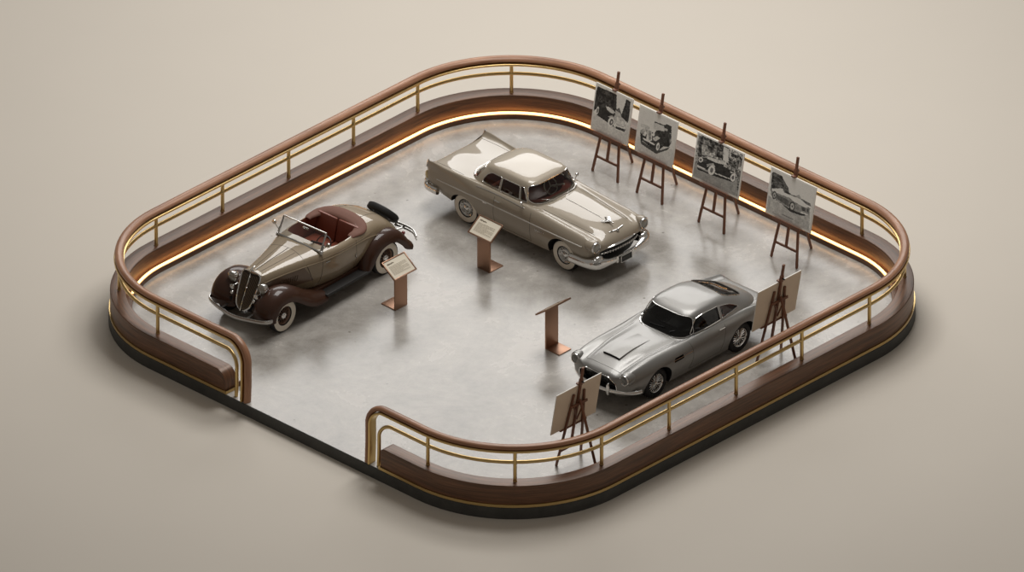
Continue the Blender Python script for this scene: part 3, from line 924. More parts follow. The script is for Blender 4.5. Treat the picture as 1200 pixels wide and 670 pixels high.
# ================================================================== CARS
# car frame: x forward from the front axle, y to the car's left, z up
def wheel_common(parent, x, y, R, tw, side, kind):
    """one wheel: disc (part) with tyre and hub as sub-parts; side +1 = outer face towards +y"""
    c = (x, y, R)
    def L(mb, prof, mat=0, n=40, mats=None): lathe(mb, [(side * a, r) for a, r in prof], 'y', n, mat, c, mats)
    h = tw / 2
    mb = MB()
    if kind == 'wire_brown':
        ri = 0.545 * R
        L(mb, [(h * 0.55, ri), (h * 0.75, ri - 0.012), (h * 0.4, ri - 0.04), (-h * 0.3, ri - 0.05), (-h * 0.9, ri)], 0)
        lathe(mb, [(side * a, r) for a, r in [(-h * 0.2, 0.0), (h * 0.1, 0.075), (h * 0.55, 0.07), (h * 0.62, 0.0)]], 'y', 24, 0, c)
        for k in range(24):
            a = 2 * PI * k / 24; a2 = a + (0.22 if k % 2 else -0.22); d = h * (0.5 if k % 2 else 0.15)
            tube(mb, [(x + 0.07 * math.cos(a), y + side * d, R + 0.07 * math.sin(a)), (x + (ri - 0.03) * math.cos(a2), y + side * h * 0.3, R + (ri - 0.03) * math.sin(a2))], 0.007, 0, 5)
        w = mb.build('wheel', [MT['wheelbrown']], parent)
        mb = MB(); L(mb, [(h * 0.55, 0.078), (h * 0.8, 0.07), (h * 1.0, 0.045), (h * 1.08, 0.0)], 0, 24); mb.build('hubcap', MT['chrome'], w)
    elif kind == 'cover':
        ri = 0.555 * R
        L(mb, [(h * 0.55, ri), (h * 0.8, ri - 0.01), (h * 0.62, ri - 0.03), (h * 0.5, ri * 0.72), (h * 0.72, ri * 0.62), (h * 0.74, ri * 0.42), (h * 0.5, ri * 0.34), (h * 0.5, 0.0)], 0)
        for k in range(12):
            a = 2 * PI * k / 12; q = ri * 0.74
            ellipsoid(mb, (x + q * math.cos(a), y + side * h * 0.56, R + q * math.sin(a)), (0.016, 0.018, 0.016), 0, 8, 6)
        w = mb.build('wheel', [MT['dullchrome']], parent)
        mb = MB(); L(mb, [(h * 0.5, 0.075), (h * 0.9, 0.06), (h * 1.05, 0.03), (h * 1.1, 0.0)], 0, 20)
        for k in range(3):
            a = 2 * PI * k / 3 + 0.4
            bar(mb, (x, y + side * h * 0.9, R), (x + 0.11 * math.cos(a), y + side * h * 0.75, R + 0.11 * math.sin(a)), 0.03, 0.02, 0)
        mb.build('hubcap', MT['chrome'], w)
    else:
        ri = 0.645 * R
        L(mb, [(h * 0.7, ri), (h * 0.9, ri - 0.008), (h * 0.75, ri - 0.022), (h * 0.1, ri - 0.035), (-h * 0.9, ri)], 0)
        for k in range(36):
            a = 2 * PI * k / 36; a2 = a + (0.3 if k % 2 else -0.3); d = h * (0.75 if k % 2 else 0.35)
            tube(mb, [(x + 0.045 * math.cos(a), y + side * d, R + 0.045 * math.sin(a)), (x + (ri - 0.025) * math.cos(a2), y + side * h * 0.45, R + (ri - 0.025) * math.sin(a2))], 0.006, 0, 4)
        w = mb.build('wheel', [MT['chrome']], parent)
        mb = MB(); L(mb, [(h * 0.3, 0.05), (h * 0.9, 0.045), (h * 1.0, 0.025), (h * 1.02, 0.0)], 0, 16)
        for s2 in (-1, 1):
            bar(mb, (x, y + side * h * 0.95, R), (x + s2 * 0.085, y + side * h * 1.02, R + s2 * 0.03), 0.034, 0.016, 0)
        mb.build('knock_off_spinner', MT['chrome'], w)
    # dark disc behind the wheel face
    mb = MB()
    ww = kind != 'wire_chrome'
    prof = [(-h * 0.9, ri), (-h, ri + 0.02), (-h * 1.02, R * 0.82), (-h * 0.85, R * 0.95), (-h * 0.6, R), (h * 0.6, R), (h * 0.85, R * 0.955), (h * 0.97, R * 0.90), (h * 1.02, R * 0.76), (h * 0.95, ri + 0.012), (h * 0.55, ri - 0.004)]
    L(mb, prof, 0, 48, [0, 0, 0, 0, 0, 0, 0, 1 if ww else 0, 1 if ww else 0, 0])
    L(mb, [(-h * 0.75, ri), (-h * 0.75, 0.0)], 0, 24)
    mb.build('tyre', [MT['rubber'], MT['whitewall']], w, angle=50)
    return w

def rim_line(mb, pts, r, mat=0, closed=True):
    if len(pts) > 3: tube(mb, pts, r, mat, 6, closed)

def gap(parent, pts, r=0.005, closed=False):
    if len(pts) > 2:
        mb = MB(); tube(mb, pts, r, 0, 5, closed); mb.build('panel_gap', MT['seam'], parent)

def trim_ring(parent, pts, r):
    if len(pts) > 3:
        mb = MB(); tube(mb, pts, r, 0, 6, True); mb.build('window_trim', MT['chrome'], parent)

def seat(parent, x, y, z, w, mat, back_h=0.52, name='seat', lean=0.18, d=0.50):
    mb = MB(); box(mb, (x, y, z), (d, w, 0.16), 0, None, 0.05); o = mb.build(name, mat, parent)
    mb = MB(); R = Matrix.Rotation(-lean, 3, 'Y'); box(mb, (x - d / 2 - 0.03 - back_h * 0.09, y, z + back_h / 2 - 0.03), (0.15, w, back_h), 0, R, 0.05)
    mb.build('backrest', mat, o)
    return o

def steering(parent, x, y, z, R, mat, tilt=35):
    mb = MB(); M = Matrix.Translation((x, y, z)) @ Matrix.Rotation(D2R(-tilt), 4, 'Y')
    ring = [(0, R * math.cos(2 * PI * k / 28), R * math.sin(2 * PI * k / 28)) for k in range(28)]
    ring = [M @ Vector(p) for p in ring]
    tube(mb, ring, 0.014, 0, 6, True)
    for k in range(3):
        a = PI / 2 + 2 * PI * k / 3; tube(mb, [M @ Vector((0, 0, 0)), M @ Vector((0, R * math.cos(a), R * math.sin(a)))], 0.009, 0, 5)
    tube(mb, [M @ Vector((0, 0, 0)), M @ Vector((0.45, 0, -0.02))], 0.022, 0, 8)
    return mb.build('steering_wheel', mat, parent)

def round_lamp(parent, c, r, d, rimmat='chrome', name='headlight', lens='lens'):
    mb = MB(); lathe(mb, [(-d, r * 0.8), (-0.02, r * 1.04), (0.018, r * 1.05), (0.035, r * 0.95), (0.028, r * 0.82), (0.008, r * 0.78)], 'x', 24, 0, c)
    o = mb.build(name, MT[rimmat], parent)
    mb = MB(); lathe(mb, [(0.012, r * 0.80), (0.022, r * 0.6), (0.029, r * .3), (0.031, 0.0)], 'x', 24, 0, c)
    mb.build('lens', MT[lens], o)
    return o

# ------------------------------------------------------------------ champagne hardtop
def make_hardtop(loc, rz):
    root = empty('hardtop_car', loc, rz)
    tag(root, 'champagne fifties hardtop with tail fins, whitewall tyres and a chrome front bumper', 'car')
    T = [
     (.96, .26,.52, .34,.60, .34,.68, .30,.74, .22,.77, .13,.785, 0,.79),
     (.92, .46,.47, .54,.60, .55,.72, .50,.80, .42,.84, .26,.865, 0,.87),
     (.85, .60,.44, .68,.60, .69,.77, .65,.89, .52,.90, .30,.925, 0,.935),
     (.75, .73,.42, .84,.61, .85,.80, .75,.955, .54,.935, .32,.975, 0,.99),
     (.55, .79,.38, .89,.60, .885,.84, .76,1.005, .56,.97, .36,1.04, 0,1.065),
     (.0, .80,.33, .90,.60, .89,.86, .77,1.035, .58,1.02, .40,1.09, 0,1.11),
     (-.8, .81,.30, .90,.60, .89,.90, .78,1.085, .62,1.09, .42,1.13, 0,1.145),
     (-1.3, .81,.30, .90,.60, .89,.93, .80,1.105, .66,1.12, .4,1.13, 0,1.14),
     (-2.4, .81,.30, .90,.62, .89,.94, .80,1.105, .68,1.115, .4,1.12, 0,1.12),
     (-2.9, .81,.33, .91,.64, .90,.94, .83,1.13, .72,1.085, .4,1.10, 0,1.11),
     (-3.4, .79,.40, .91,.66, .90,.96, .865,1.145, .77,1.105, .4,1.095, 0,1.105),
     (-3.80, .76,.46, .90,.68, .89,.98, .88,1.18, .76,1.10, .4,1.08, 0,1.085),
     (-3.92, .72,.48, .88,.70, .88,.98, .875,1.178, .76,1.08, .4,1.055, 0,1.06),
     (-4.00, .66,.52, .82,.72, .83,.92, .85,1.06, .75,.95, .38,.94, 0,.94)]
    bmb = loft_body(T, 84, 7)
    me = bmb.mesh('body', [MT['champagne'], MT['well'], MT['redtrim']])
    RW = 0.36; WB = -2.911
    cut = []
    for x, zc, r in ((0.0, RW, 0.425), (WB, 0.30, 0.415)):
        for s in (-1, 1):
            m = MB(); lathe(m, [(s * 0.52, 0.0), (s * 0.52, r), (s * 1.3, r), (s * 1.3, 0.0)], 'y', 48, 1, (x, 0, zc))
            cut.append(m.mesh('c', [MT['well']]))
    gm = prism(rounded([(-.66, .40), (.66, .40), (.64, .72), (.40, .765), (-.40, .765), (-.64, .72)], [.05, .05, .06, .1, .1, .06]), 'x', .70, 1.5, 1); cut.append(gm.mesh('c', [MT['well']], False))
    cav = ring_solid([(0.40, -0.98, -2.86, .70), (0.9, -0.98, -2.86, .70), (1.10, -0.96, -2.88, .69), (1.4, -1.0, -2.8, .66)], [5, 5, 4, 4], 10, 48)
    cav.m = [2] * len(cav.m); cut.append(cav.mesh('c', [MT['redtrim']]))
    me = boolean(me, cut); finish(me, True, 40)
    body = link('body', me, root)
    bvh = bvh_of(bmb)
    # cabin
    RT = [(1.00, -.70, -3.12, .775), (1.10, -.80, -3.03, .745), (1.25, -.95, -2.86, .70), (1.40, -1.08, -2.68, .64), (1.485, -1.15, -2.56, .60),
          (1.535, -1.22, -2.44, .555), (1.566, -1.37, -2.26, .44), (1.582, -1.70, -2.0, .14)]
    EX = [4.2, 4.2, 4.6, 5.4, 6.2, 6.0, 5.0, 3.4]; RX = [3.4, 3.4, 3.5, 3.8, 4.4, 4.4, 4.0, 3.4]
    cab = ring_solid(RT, EX, 44, 120, 0.0, RX)
    base = ring_solid([(z - 0.15 if i == 0 else z, a, b_, w_) for i, (z, a, b_, w_) in enumerate(RT)], EX, 34, 90, 0.035, RX)
    ws = rounded([(-.69, 1.15), (.69, 1.15), (.572, 1.478), (-.572, 1.478)], [.10, .10, .05, .05], 6)
    sw1 = rounded([(-1.385, 1.15), (-1.945, 1.15), (-1.945, 1.42), (-1.45, 1.42)], [.03, .02, .03, .05])
    vent = rounded([(-1.18, 1.15), (-1.36, 1.15), (-1.425, 1.42), (-1.34, 1.42)], [.04, .02, .02, .02])
    sw2 = rounded([(-1.985, 1.15), (-2.50, 1.15), (-2.46, 1.28), (-2.30, 1.42), (-1.985, 1.42)], [.02, .03, .10, .10, .03])
    rw = rounded([(-.655, 1.13), (.655, 1.13), (.52, 1.40), (-.52, 1.40)], [.06, .06, .06, .06], 6)
    cutters = [base.mesh('c', [])]
    cutters.append(prism(ws, 'x', -1.30, 0.0).mesh('c', [], False)); cutters.append(prism(rw, 'x', -4.0, -2.62).mesh('c', [], False))
    for p in (sw1, vent, sw2): cutters.append(prism(p, 'y', -1.2, 1.2).mesh('c', [], False))
    me = carve(cab.mesh('roof', [MT['champagnelit']]), cutters); finish(me, True, 35)
    roof = link('roof', me, root)
    cb = bvh_of(cab); gl = ring_solid(RT, EX, 60, 160, 0.012, RX)
    gws, grw = grow(ws, .03), grow(rw, .03)
    pane(gl, lambda x, y, z: x > -1.32 and inside(gws, y, z), 'windshield', MT['glass'], root)
    pane(gl, lambda x, y, z: x < -2.6 and inside(grw, y, z), 'rear_window', MT['glass'], root)
    for p in (vent, sw1, sw2):
        gp = grow(p, .03)
        for s in (-1, 1): pane(gl, lambda x, y, z: y * s > 0.3 and inside(gp, x, z), 'side_window', MT['glass'], root)
    mb = MB()
    trim_ring(root, proj_front(cb, densify(ws, .04), .003), .010)
    trim_ring(root, proj_front(cb, densify(rw, .04), .003, -1, 6.0), .007)
    for s in (-1, 1):
        for p in (sw1, vent, sw2): trim_ring(root, proj_side(cb, densify(p, .04), s, .003), .008)
        mb = MB(); tube(mb, proj_side(bvh, [(-1.15 - 1.4 * k / 20, 1.075 + 0.012 * math.sin(k / 20 * PI)) for k in range(21)], s, .002), .010); mb.build('belt_trim', MT['chrome'], root)
    # panel gaps
    mb = MB()
    for s in (-1, 1):
        for xx in (-.94, -1.99): gap(body, proj_side(bvh, [(xx + (0.03 if xx > -1 else 0) * math.sin(k / 16 * PI), .36 + .68 * k / 16) for k in range(17)], s, -.001))
        gap(body, proj_side(bvh, [(-.94 - 1.05 * k / 20, .36) for k in range(21)], s, -.001))
        gap(body, proj_top(bvh, [(-.78 + 1.40 * k / 24, s * (.60 - .10 * (k / 24))) for k in range(25)], -.001), .005)
        gap(body, proj_top(bvh, [(-3.05 - .8 * k / 16, s * (.70 - .0 * k)) for k in range(17)], -.001), .005)
    
    # chrome side spears, handles, script
    for s in (-1, 1):
        mb = MB(); P = proj_side(bvh, [(.60 - 4.25 * k / 60, .835) for k in range(61)], s, .004)
        tube(mb, P, .013, 0, 6); mb.build('side_spear', MT['satin'], root)
        mb = MB(); h = proj_side(bvh, [(-1.80 - .16 * k / 6, .975) for k in range(7)], s, .022); tube(mb, h, .013, 0, 6)
        mb.build('door_handle', MT['chrome'], root)
        mb = MB()
        P = proj_side(bvh, [(-.50 - .26 * k / 24, .735 + .022 * math.sin(k * 1.4)) for k in range(25)], s, .004); tube(mb, P, .006, 0, 5)
        mb.build('fender_script', MT['chrome'], root)
        mb = MB(); q = proj_side(bvh, [(-2.25, .815)], s, .004)[0]; ellipsoid(mb, q, (.07, .008, .02)); mb.build('quarter_badge', MT['chrome'], root)
        mb = MB(); q = Vector((-1.20, s * .80, 1.105)); tube(mb, [q, q + Vector((0, s * .05, .06))], .01); ellipsoid(mb, q + Vector((0, s * .06, .085)), (.035, .05, .038))
        mb.build('side_mirror', MT['chrome'], root)
        # headlights with hooded rims
        o = round_lamp(root, (.875, s * .74, .865), .122, .12)
        mb = MB(); lathe(mb, [(.54, .02), (.62, .105), (.80, .142), (.872, .14), (.87, .12)], 'x', 24, 0, (0, s * .74, .868)); mb.build('headlight_hood', MT['champagne'], o)
        # tail lamp
        mb = MB(); ellipsoid(mb, (-3.99, s * .85, .80), (.05, .045, .10)); mb.build('tail_light', MT['amber'], root)
        mb = MB(); P = [(-3.92, s * .872, 1.205), (-3.955, s * .87, 1.12), (-3.99, s * .86, 1.0)]; tube(mb, P, .018, 0, 6); mb.build('fin_cap', MT['dullchrome'], root)
    # hood: centre crease, ornament, V badge
    mb = MB(); tube(mb, proj_top(bvh, [(.40 - 1.1 * k / 20, 0.0) for k in range(21)], .002), .006, 0, 5); mb.build('hood_crease', MT['dullchrome'], body)
    mb = MB()
    z = proj_top(bvh, [(.58, 0)])[0].z
    ellipsoid(mb, (.58, 0, z + .035), (.13, .018, .022))
    for s in (-1, 1):
        mb.add([(.62, 0, z + .035), (.53, 0, z + .03), (.42, s * .13, z + .035), (.48, s * .12, z + .037)], [(0, 1, 2, 3)])
        mb.add([(.62, 0, z + .045), (.53, 0, z + .042), (.42, s * .13, z + .045), (.48, s * .12, z + .047)], [(0, 1, 2, 3)])
    bar(mb, (.49, 0, z + .04), (.45, 0, z + .09), .045, .010)
    mb.build('hood_ornament', MT['chrome'], root)
    mb = MB()
    for s in (-1, 1):
        P = proj_top(bvh, [(.79 - .03 * k / 8 * 1.0, s * (.02 + .19 * k / 8)) for k in range(9)], .01); tube(mb, P, .011, 0, 6)
    q = proj_top(bvh, [(.80, 0)], .012)[0]; ellipsoid(mb, q, (.045, .04, .022)); o = mb.build('hood_badge', MT['chrome'], root)
    mb = MB(); ellipsoid(mb, q + Vector((.012, 0, .012)), (.026, .024, .016)); mb.build('badge_centre', MT['black'], o)
    # front end: dark grille, chrome lip, toothed bar, bumper
    mb = MB(); P = []
    def bow(y, x0=.97, k=.25): return x0 - k * abs(y / .78) ** 2.4
    n = 24
    vs = []
    for i in range(n + 1):
        y = -.72 + 1.44 * i / n
        for (dx, z) in ((-.06, .77), (-.055, .75), (-.06, .58), (-.06, .42)): vs.append((bow(y) + dx - .02, y * .9, z - .05 * abs(y / .72) ** 3 * (z > .7)))
    for (dx, z) in ((0, 0),): pass
    fs = [(i * 4 + j, (i + 1) * 4 + j, (i + 1) * 4 + j + 1, i * 4 + j + 1) for i in range(n) for j in range(3)]
    mb.add(vs, fs); g = mb.build('grille', MT['black'], root)
    mb = MB(); P = [(bow(y) + .0, y, .775 - .06 * abs(y / .72) ** 2.5) for y in np.linspace(-.66, .66, 29)]
    sweep(mb, P, [(-.03, -.016), (.022, -.016), (.026, .006), (-.005, .02), (-.03, .006)]); mb.build('hood_lip', MT['chrome'], root)
    mb = MB(); P = [(bow(y) - .02, y, .645 - .03 * abs(y / .70) ** 2) for y in np.linspace(-.62, .62, 29)]
    tube(mb, P, .02, 0, 8)
    for y in np.linspace(-.56, .56, 17):
        ellipsoid(mb, (bow(y) - .005, y, .65 - .03 * abs(y / .70) ** 2), (.024, .020, .038), 0, 8, 6)
    mb.build('grille_bar', MT['chrome'], g)
    mb = MB(); ys = np.linspace(-1, 1, 41); P = []
    for q in ys:
        y = .93 * math.sin(q * PI / 2) if abs(q) < 1 else .93 * q
        P.append((1.005 - .44 * abs(q) ** 4 - .06 * abs(q) ** 2, y, .425 + .075 * min(1, abs(q) / .6) ** 2))
    P = [(.32, -.945, .50)] + P + [(.32, .945, .50)]
    sc = [.85] + [.60 + .55 * math.exp(-((abs(q) - .60) / .22) ** 2) + .25 * abs(q) ** 3 for q in ys] + [.85]
    sweep(mb, P, rounded([(-.05, -.125), (.05, -.115), (.085, -.02), (.055, .10), (-.05, .125)], .04, 3), scale=sc)
    for s in (-1, 1):
        ellipsoid(mb, (.90, s * .70, .60), (.10, .13, .075))
    for s in (-1, 1): bar(mb, (1.03, s * .24, .36), (1.03, s * .24, .52), .07, .05, 0, .015, side=(0, 1, 0))
    bumper = mb.build('front_bumper', MT['chrome'], root)
    mb = MB(); box(mb, (1.07, 0.0, .425), (.015, .33, .16), 0, None, .004); pl = mb.build('licence_plate', MT['plate'], bumper)
    mb = MB()
    for s in (-1, 1):
        bar(mb, (1.08, s * .165, .345), (1.08, s * .165, .505), .016, .012, side=(1, 0, 0)); bar(mb, (1.08, -.165, .425 + s * .08), (1.08, .165, .425 + s * .08), .016, .012, side=(1, 0, 0))
    mb.build('plate_frame', MT['chrome'], pl)
    mb = MB(); rnd = random.Random(3); y = -.115
    while y < .115:
        hgt = rnd.uniform(.03, .06); bar(mb, (1.079, y, .42 - hgt / 2), (1.079, y, .42 + hgt / 2), .004, .010, side=(1, 0, 0)); y += rnd.uniform(.018, .034)
    mb.build('plate_marks', MT['plateink'], pl)
    mb = MB(); P = [(-3.60, -.93, .56)] + [(-4.06 + .30 * abs(q) ** 5, .93 * math.sin(q * PI / 2), .56) for q in np.linspace(-1, 1, 31)] + [(-3.60, .93, .56)]
    sweep(mb, P, rounded([(.04, -.085), (-.05, -.075), (-.07, .0), (-.05, .075), (.04, .085)], .03, 3))
    for s in (-1, 1): ellipsoid(mb, (-4.0, s * .80, .66), (.07, .10, .08))
    mb.build('rear_bumper', MT['chrome'], root)
    # interior
    mb = MB(); P = [(-1.32 + .27 * (1 - abs(y / .62) ** 2.6), y, 1.075) for y in np.linspace(-.62, .62, 19)]
    sweep(mb, P, rounded([(-.05, -.25), (.24, -.25), (.24, .02), (.1, .05), (-.05, .03)], .03, 2)); mb.build('dashboard', MT['redtrim'], root)
    steering(root, -1.50, .36, .99, .18, MT['ivory'], 30)
    seat(root, -1.78, 0, .74, 1.24, MT['leather'], .46, 'front_seat'); seat(root, -2.48, 0, .74, 1.2, MT['leather'], .44, 'rear_seat', d=.44)
    for s in (-1, 1):
        mb = MB(); tube(mb, [Vector((-.80, s * .18, 1.165)), Vector((-.95, s * .50, 1.235))], .007); mb.build('wiper', MT['chrome'], root)
    for x, y, s in ((0, .70, 1), (0, -.70, -1), (WB, .70, 1), (WB, -.70, -1)): wheel_common(root, x, y, RW, .19, s, 'cover')
    return root

# ------------------------------------------------------------------ silver coupe
def make_coupe(loc, rz):
    root = empty('coupe_car', loc, rz)
    tag(root, 'silver sixties fastback coupe with wire wheels parked by the near railing', 'car')
    T = [
     (1.02, .28,.40, .40,.55, .40,.66, .34,.73, .26,.76, .14,.775, 0,.78),
     (.97, .48,.37, .57,.53, .58,.68, .52,.77, .42,.79, .26,.815, 0,.82),
     (.90, .62,.35, .74,.53, .76,.72, .70,.845, .49,.815, .29,.84, 0,.85),
     (.80, .70,.34, .81,.54, .81,.74, .715,.895, .50,.84, .31,.87, 0,.88),
     (.5, .76,.28, .86,.55, .86,.78, .725,.945, .50,.895, .34,.935, 0,.95),
     (0, .78,.24, .885,.56, .88,.81, .73,.97, .53,.95, .36,.985, 0,1.0),
     (-.6, .78,.22, .885,.56, .88,.83, .74,.96, .57,.955, .36,.98, 0,.99),
     (-1.1, .78,.22, .885,.56, .88,.84, .77,.97, .64,.955, .4,.965, 0,.975),
     (-2.0, .78,.22, .885,.58, .88,.85, .785,.985, .68,.985, .4,.98, 0,.98),
     (-2.6, .78,.25, .89,.60, .885,.86, .79,.985, .66,.97, .4,.975, 0,.98),
     (-3.1, .74,.33, .86,.60, .86,.84, .79,.95, .66,.91, .4,.92, 0,.93),
     (-3.5, .66,.42, .80,.62, .81,.80, .765,.895, .65,.865, .38,.865, 0,.87),
     (-3.66, .60,.46, .75,.64, .765,.78, .745,.87, .63,.84, .36,.835, 0,.84),
     (-3.74, .55,.50, .68,.65, .70,.74, .69,.80, .57,.78, .33,.78, 0,.78)]
    bmb = loft_body(T, 84, 7)
    me = bmb.mesh('body', [MT['silver'], MT['well'], MT['cabinblack']])
    RW = 0.345; WB = -2.633; cut = []
    for x in (0.0, WB):
        for s in (-1, 1):
            m = MB(); lathe(m, [(s * .50, 0), (s * .50, .405), (s * 1.3, .405), (s * 1.3, 0)], 'y', 48, 1, (x, 0, RW + .01)); cut.append(m.mesh('c', [MT['well']]))
    cav = ring_solid([(0.34, -1.05, -2.75, .70), (0.8, -1.05, -2.75, .70), (1.0, -1.03, -2.8, .69), (1.3, -1.05, -2.7, .66)], [5, 5, 4, 4], 10, 48)
    cav.m = [2] * len(cav.m); cut.append(cav.mesh('c', [MT['cabinblack']]))
    # grille opening, cut taller: its dark lower part stands in for shade
    gp = rounded([(-.54, .44), (.54, .44), (.52, .64), (.33, .755), (-.33, .755), (-.52, .64)], [.08, .08, .06, .06, .06, .06])
    m = prism(gp, 'x', .83, 1.4, 1); cut.append(m.mesh('c', [MT['well']], False))
    for s in (-1, 1):       # side vents
        v = prism(rounded([(-.44, .70), (-.74, .70), (-.72, .80), (-.46, .80)], .02), 'y', s * .80, s * 1.2, 1); cut.append(v.mesh('c', [MT['well']], False))
    me = boolean(me, cut); finish(me, True, 40); body = link('body', me, root); bvh = bvh_of(bmb)
    RT = [(.88, -.73, -3.50, .80), (.98, -.83, -3.36, .772), (1.13, -.99, -3.03, .715), (1.26, -1.13, -2.76, .655), (1.335, -1.225, -2.56, .60),
          (1.385, -1.35, -2.34, .53), (1.412, -1.53, -2.16, .41), (1.425, -1.85, -2.0, .12)]
    EX = [3.6, 3.6, 3.8, 4.2, 4.6, 4.4, 3.6, 2.6]; RX = [2.9, 2.9, 2.9, 2.9, 2.9, 2.8, 2.6, 2.3]
    cab = ring_solid(RT, EX, 48, 128, 0.0, RX); base = ring_solid([(z - .15 if i == 0 else z, a, b_, w_) for i, (z, a, b_, w_) in enumerate(RT)], EX, 30, 90, .035, RX)
    ws = rounded([(-.72, .968), (.72, .968), (.572, 1.322), (-.572, 1.322)], [.09, .09, .09, .09], 6)
    sw1 = rounded([(-1.15, 1.0), (-2.03, 1.03), (-2.05, 1.30), (-1.60, 1.31), (-1.37, 1.27)], [.04, .02, .03, .25, .08])
    sw2 = rounded([(-2.09, 1.035), (-2.66, 1.075), (-2.38, 1.235), (-2.11, 1.285)], [.02, .06, .16, .03])
    bl = rounded([(-2.40, .50), (-2.40, -.50), (-3.06, -.43), (-3.06, .43)], [.14, .14, .16, .16], 6)
    cutters = [base.mesh('c', []), prism(ws, 'x', -1.36, 0.0).mesh('c', [], False), prism(bl, 'z', 1.0137, 2.0).mesh('c', [], False)]
    for p in (sw1, sw2):
        for s in (-1, 1):
            cutters.append(prism(p, 'y', s * .40, s * 1.2).mesh('c', [], False))
    me = carve(cab.mesh('roof', [MT['silver']]), cutters)
    finish(me, True, 35); roof = link('roof', me, root)
    cb = bvh_of(cab); gl = ring_solid(RT, EX, 66, 180, .012, RX)
    gws, gbl = grow(ws, .03), grow(bl, .03)
    pane(gl, lambda x, y, z: x > -1.42 and inside(gws, y, z), 'windshield', MT['glassdark'], root)
    pane(gl, lambda x, y, z: z > 1.0 and x < -2.3 and inside(gbl, x, y), 'rear_window', MT['glassdark'], root)
    for p in (sw1, sw2):
        g2 = grow(p, .025)
        for s in (-1, 1): pane(gl, lambda x, y, z: y * s > .35 and inside(g2, x, z), 'side_window', MT['glassdark'], root)
    mb = MB()
    trim_ring(root, proj_front(cb, densify(ws, .04), .004), .011)
    trim_ring(root, proj_top(cb, densify(bl, .04), .003), .009)
    for s in (-1, 1):
        for p in (sw1, sw2): trim_ring(root, proj_side(cb, densify(p, .04), s, .003), .009)
    mb = MB()
    for s in (-1, 1):
        gap(body, proj_side(bvh, [(-.98 - .06 * math.sin(k / 16 * PI), .32 + .62 * k / 16) for k in range(17)], s, -.001), .004)
        gap(body, proj_side(bvh, [(-2.07 - .10 * (1 - k / 16) * -1, .32 + .62 * k / 16) for k in range(17)], s, -.001), .004)
        gap(body, proj_side(bvh, [(-.98 - 1.0 * k / 16, .30) for k in range(17)], s, -.001), .004)
        gap(body, proj_top(bvh, [(-.80 + 1.62 * k / 28, s * (.60 - .12 * (k / 28))) for k in range(29)], -.001), .004)
        gap(body, proj_top(bvh, [(-3.1 - .5 * k / 10, s * .55) for k in range(11)], -.001), .004)
    gap(body, proj_top(bvh, [(.82 + .02 * math.cos(y * 3), y) for y in np.linspace(-.48, .48, 15)], -.001), .004)
    
    # bonnet scoop: raised wedge, open in front
    mb = MB(); vs = []; nn = 14
    for i in range(nn + 1):
        t = i / nn; x = .56 - 1.02 * t
        hgt = .042 * (1 - t) ** 0.8; hw = .225 - .035 * t
        for y, hh in ((-hw - .02, -.012), (-hw, hgt), (-hw * .5, hgt + .004), (0, hgt + .006), (hw * .5, hgt + .004), (hw, hgt), (hw + .02, -.012)):
            z = proj_top(bvh, [(x, y)], 0)[0].z; vs.append((x, y, z + hh))
    fs = [(i * 7 + j, (i + 1) * 7 + j, (i + 1) * 7 + j + 1, i * 7 + j + 1) for i in range(nn) for j in range(6)]
    mb.add(vs, fs); sc = mb.build('bonnet_scoop', MT['silver'], root, angle=30)
    mb = MB(); z = proj_top(bvh, [(.55, 0)], 0)[0].z; mb.add([(.562, -.225, z - .008), (.562, .225, z - .008), (.562, .222, z + .036), (.562, 0, z + .044), (.562, -.222, z + .036)], [(0, 1, 2, 3, 4)]); mb.build('scoop_mouth', MT['well'], sc, smooth=False)
    # grille, bumper, lamps
    mb = MB(); box(mb, (.845, 0, .60), (.02, 1.06, .32))
    for k in range(30):
        y = -.47 + .94 * k / 29; bar(mb, (.87, y * 1.08, .45), (.87, y * 1.08, .75), .006, .008, 1)
    for zz in (.50, .55, .60, .65, .70): bar(mb, (.875, -.52, zz), (.875, .52, zz), .01, .008, 1)
    g = mb.build('grille', [MT['black'], MT['dullchrome']], root)
    mb = MB(); P = proj_front(bvh, densify(gp, .04), .004); rim_line(mb, P, .014); mb.build('grille_surround', MT['chrome'], g)
    for s in (-1, 1):
        o = round_lamp(root, (.918, s * .70, .772), .118, .14, lens='lensdark')
        mb = MB(); lathe(mb, [(.50, .03), (.60, .10), (.80, .145), (.90, .142), (.918, .136), (.91, .115)], 'x', 24, 0, (0, s * .70, .772)); mb.build('headlight_shroud', MT['silver'], o)
        mb = MB(); ellipsoid(mb, (.87, s * .70, .60), (.03, .035, .035)); mb.build('indicator', MT['amber'], root)
        mb = MB(); box(mb, (-3.705, s * .70, .76), (.03, .07, .15), 0, None, .01); mb.build('tail_light', MT['redlens'], root)
        mb = MB(); q = Vector((-1.28, s * .80, .98)); h = proj_side(bvh, [(-1.86 - .17 * k / 6, .885) for k in range(7)], s, .02); tube(mb, h, .012, 0, 6); mb.build('door_handle', MT['chrome'], root)
        mb = MB(); tube(mb, proj_side(bvh, [(-.40 - .62 * k / 12, .75 + 0.0 * k) for k in range(13)], s, .002), .011, 0, 6)
        mb.build('side_strake', MT['chrome'], root)
        mb = MB(); P = [(.60, s * .90, .45), (.70, s * .87, .45), (.82, s * .78, .45), (.93, s * .62, .45), (1.03, s * .40, .45), (1.07, s * .18, .45), (1.08, 0, .45)]
        P = [tuple(p) for p in crom(P, 5)]
        if s > 0: fullL = P
        else: fullR = P
    path = fullR + fullL[::-1][1:]
    mb = MB(); sweep(mb, path, rounded([(-.02, -.05), (.02, -.045), (.035, 0), (.02, .045), (-.02, .05)], .02, 2))
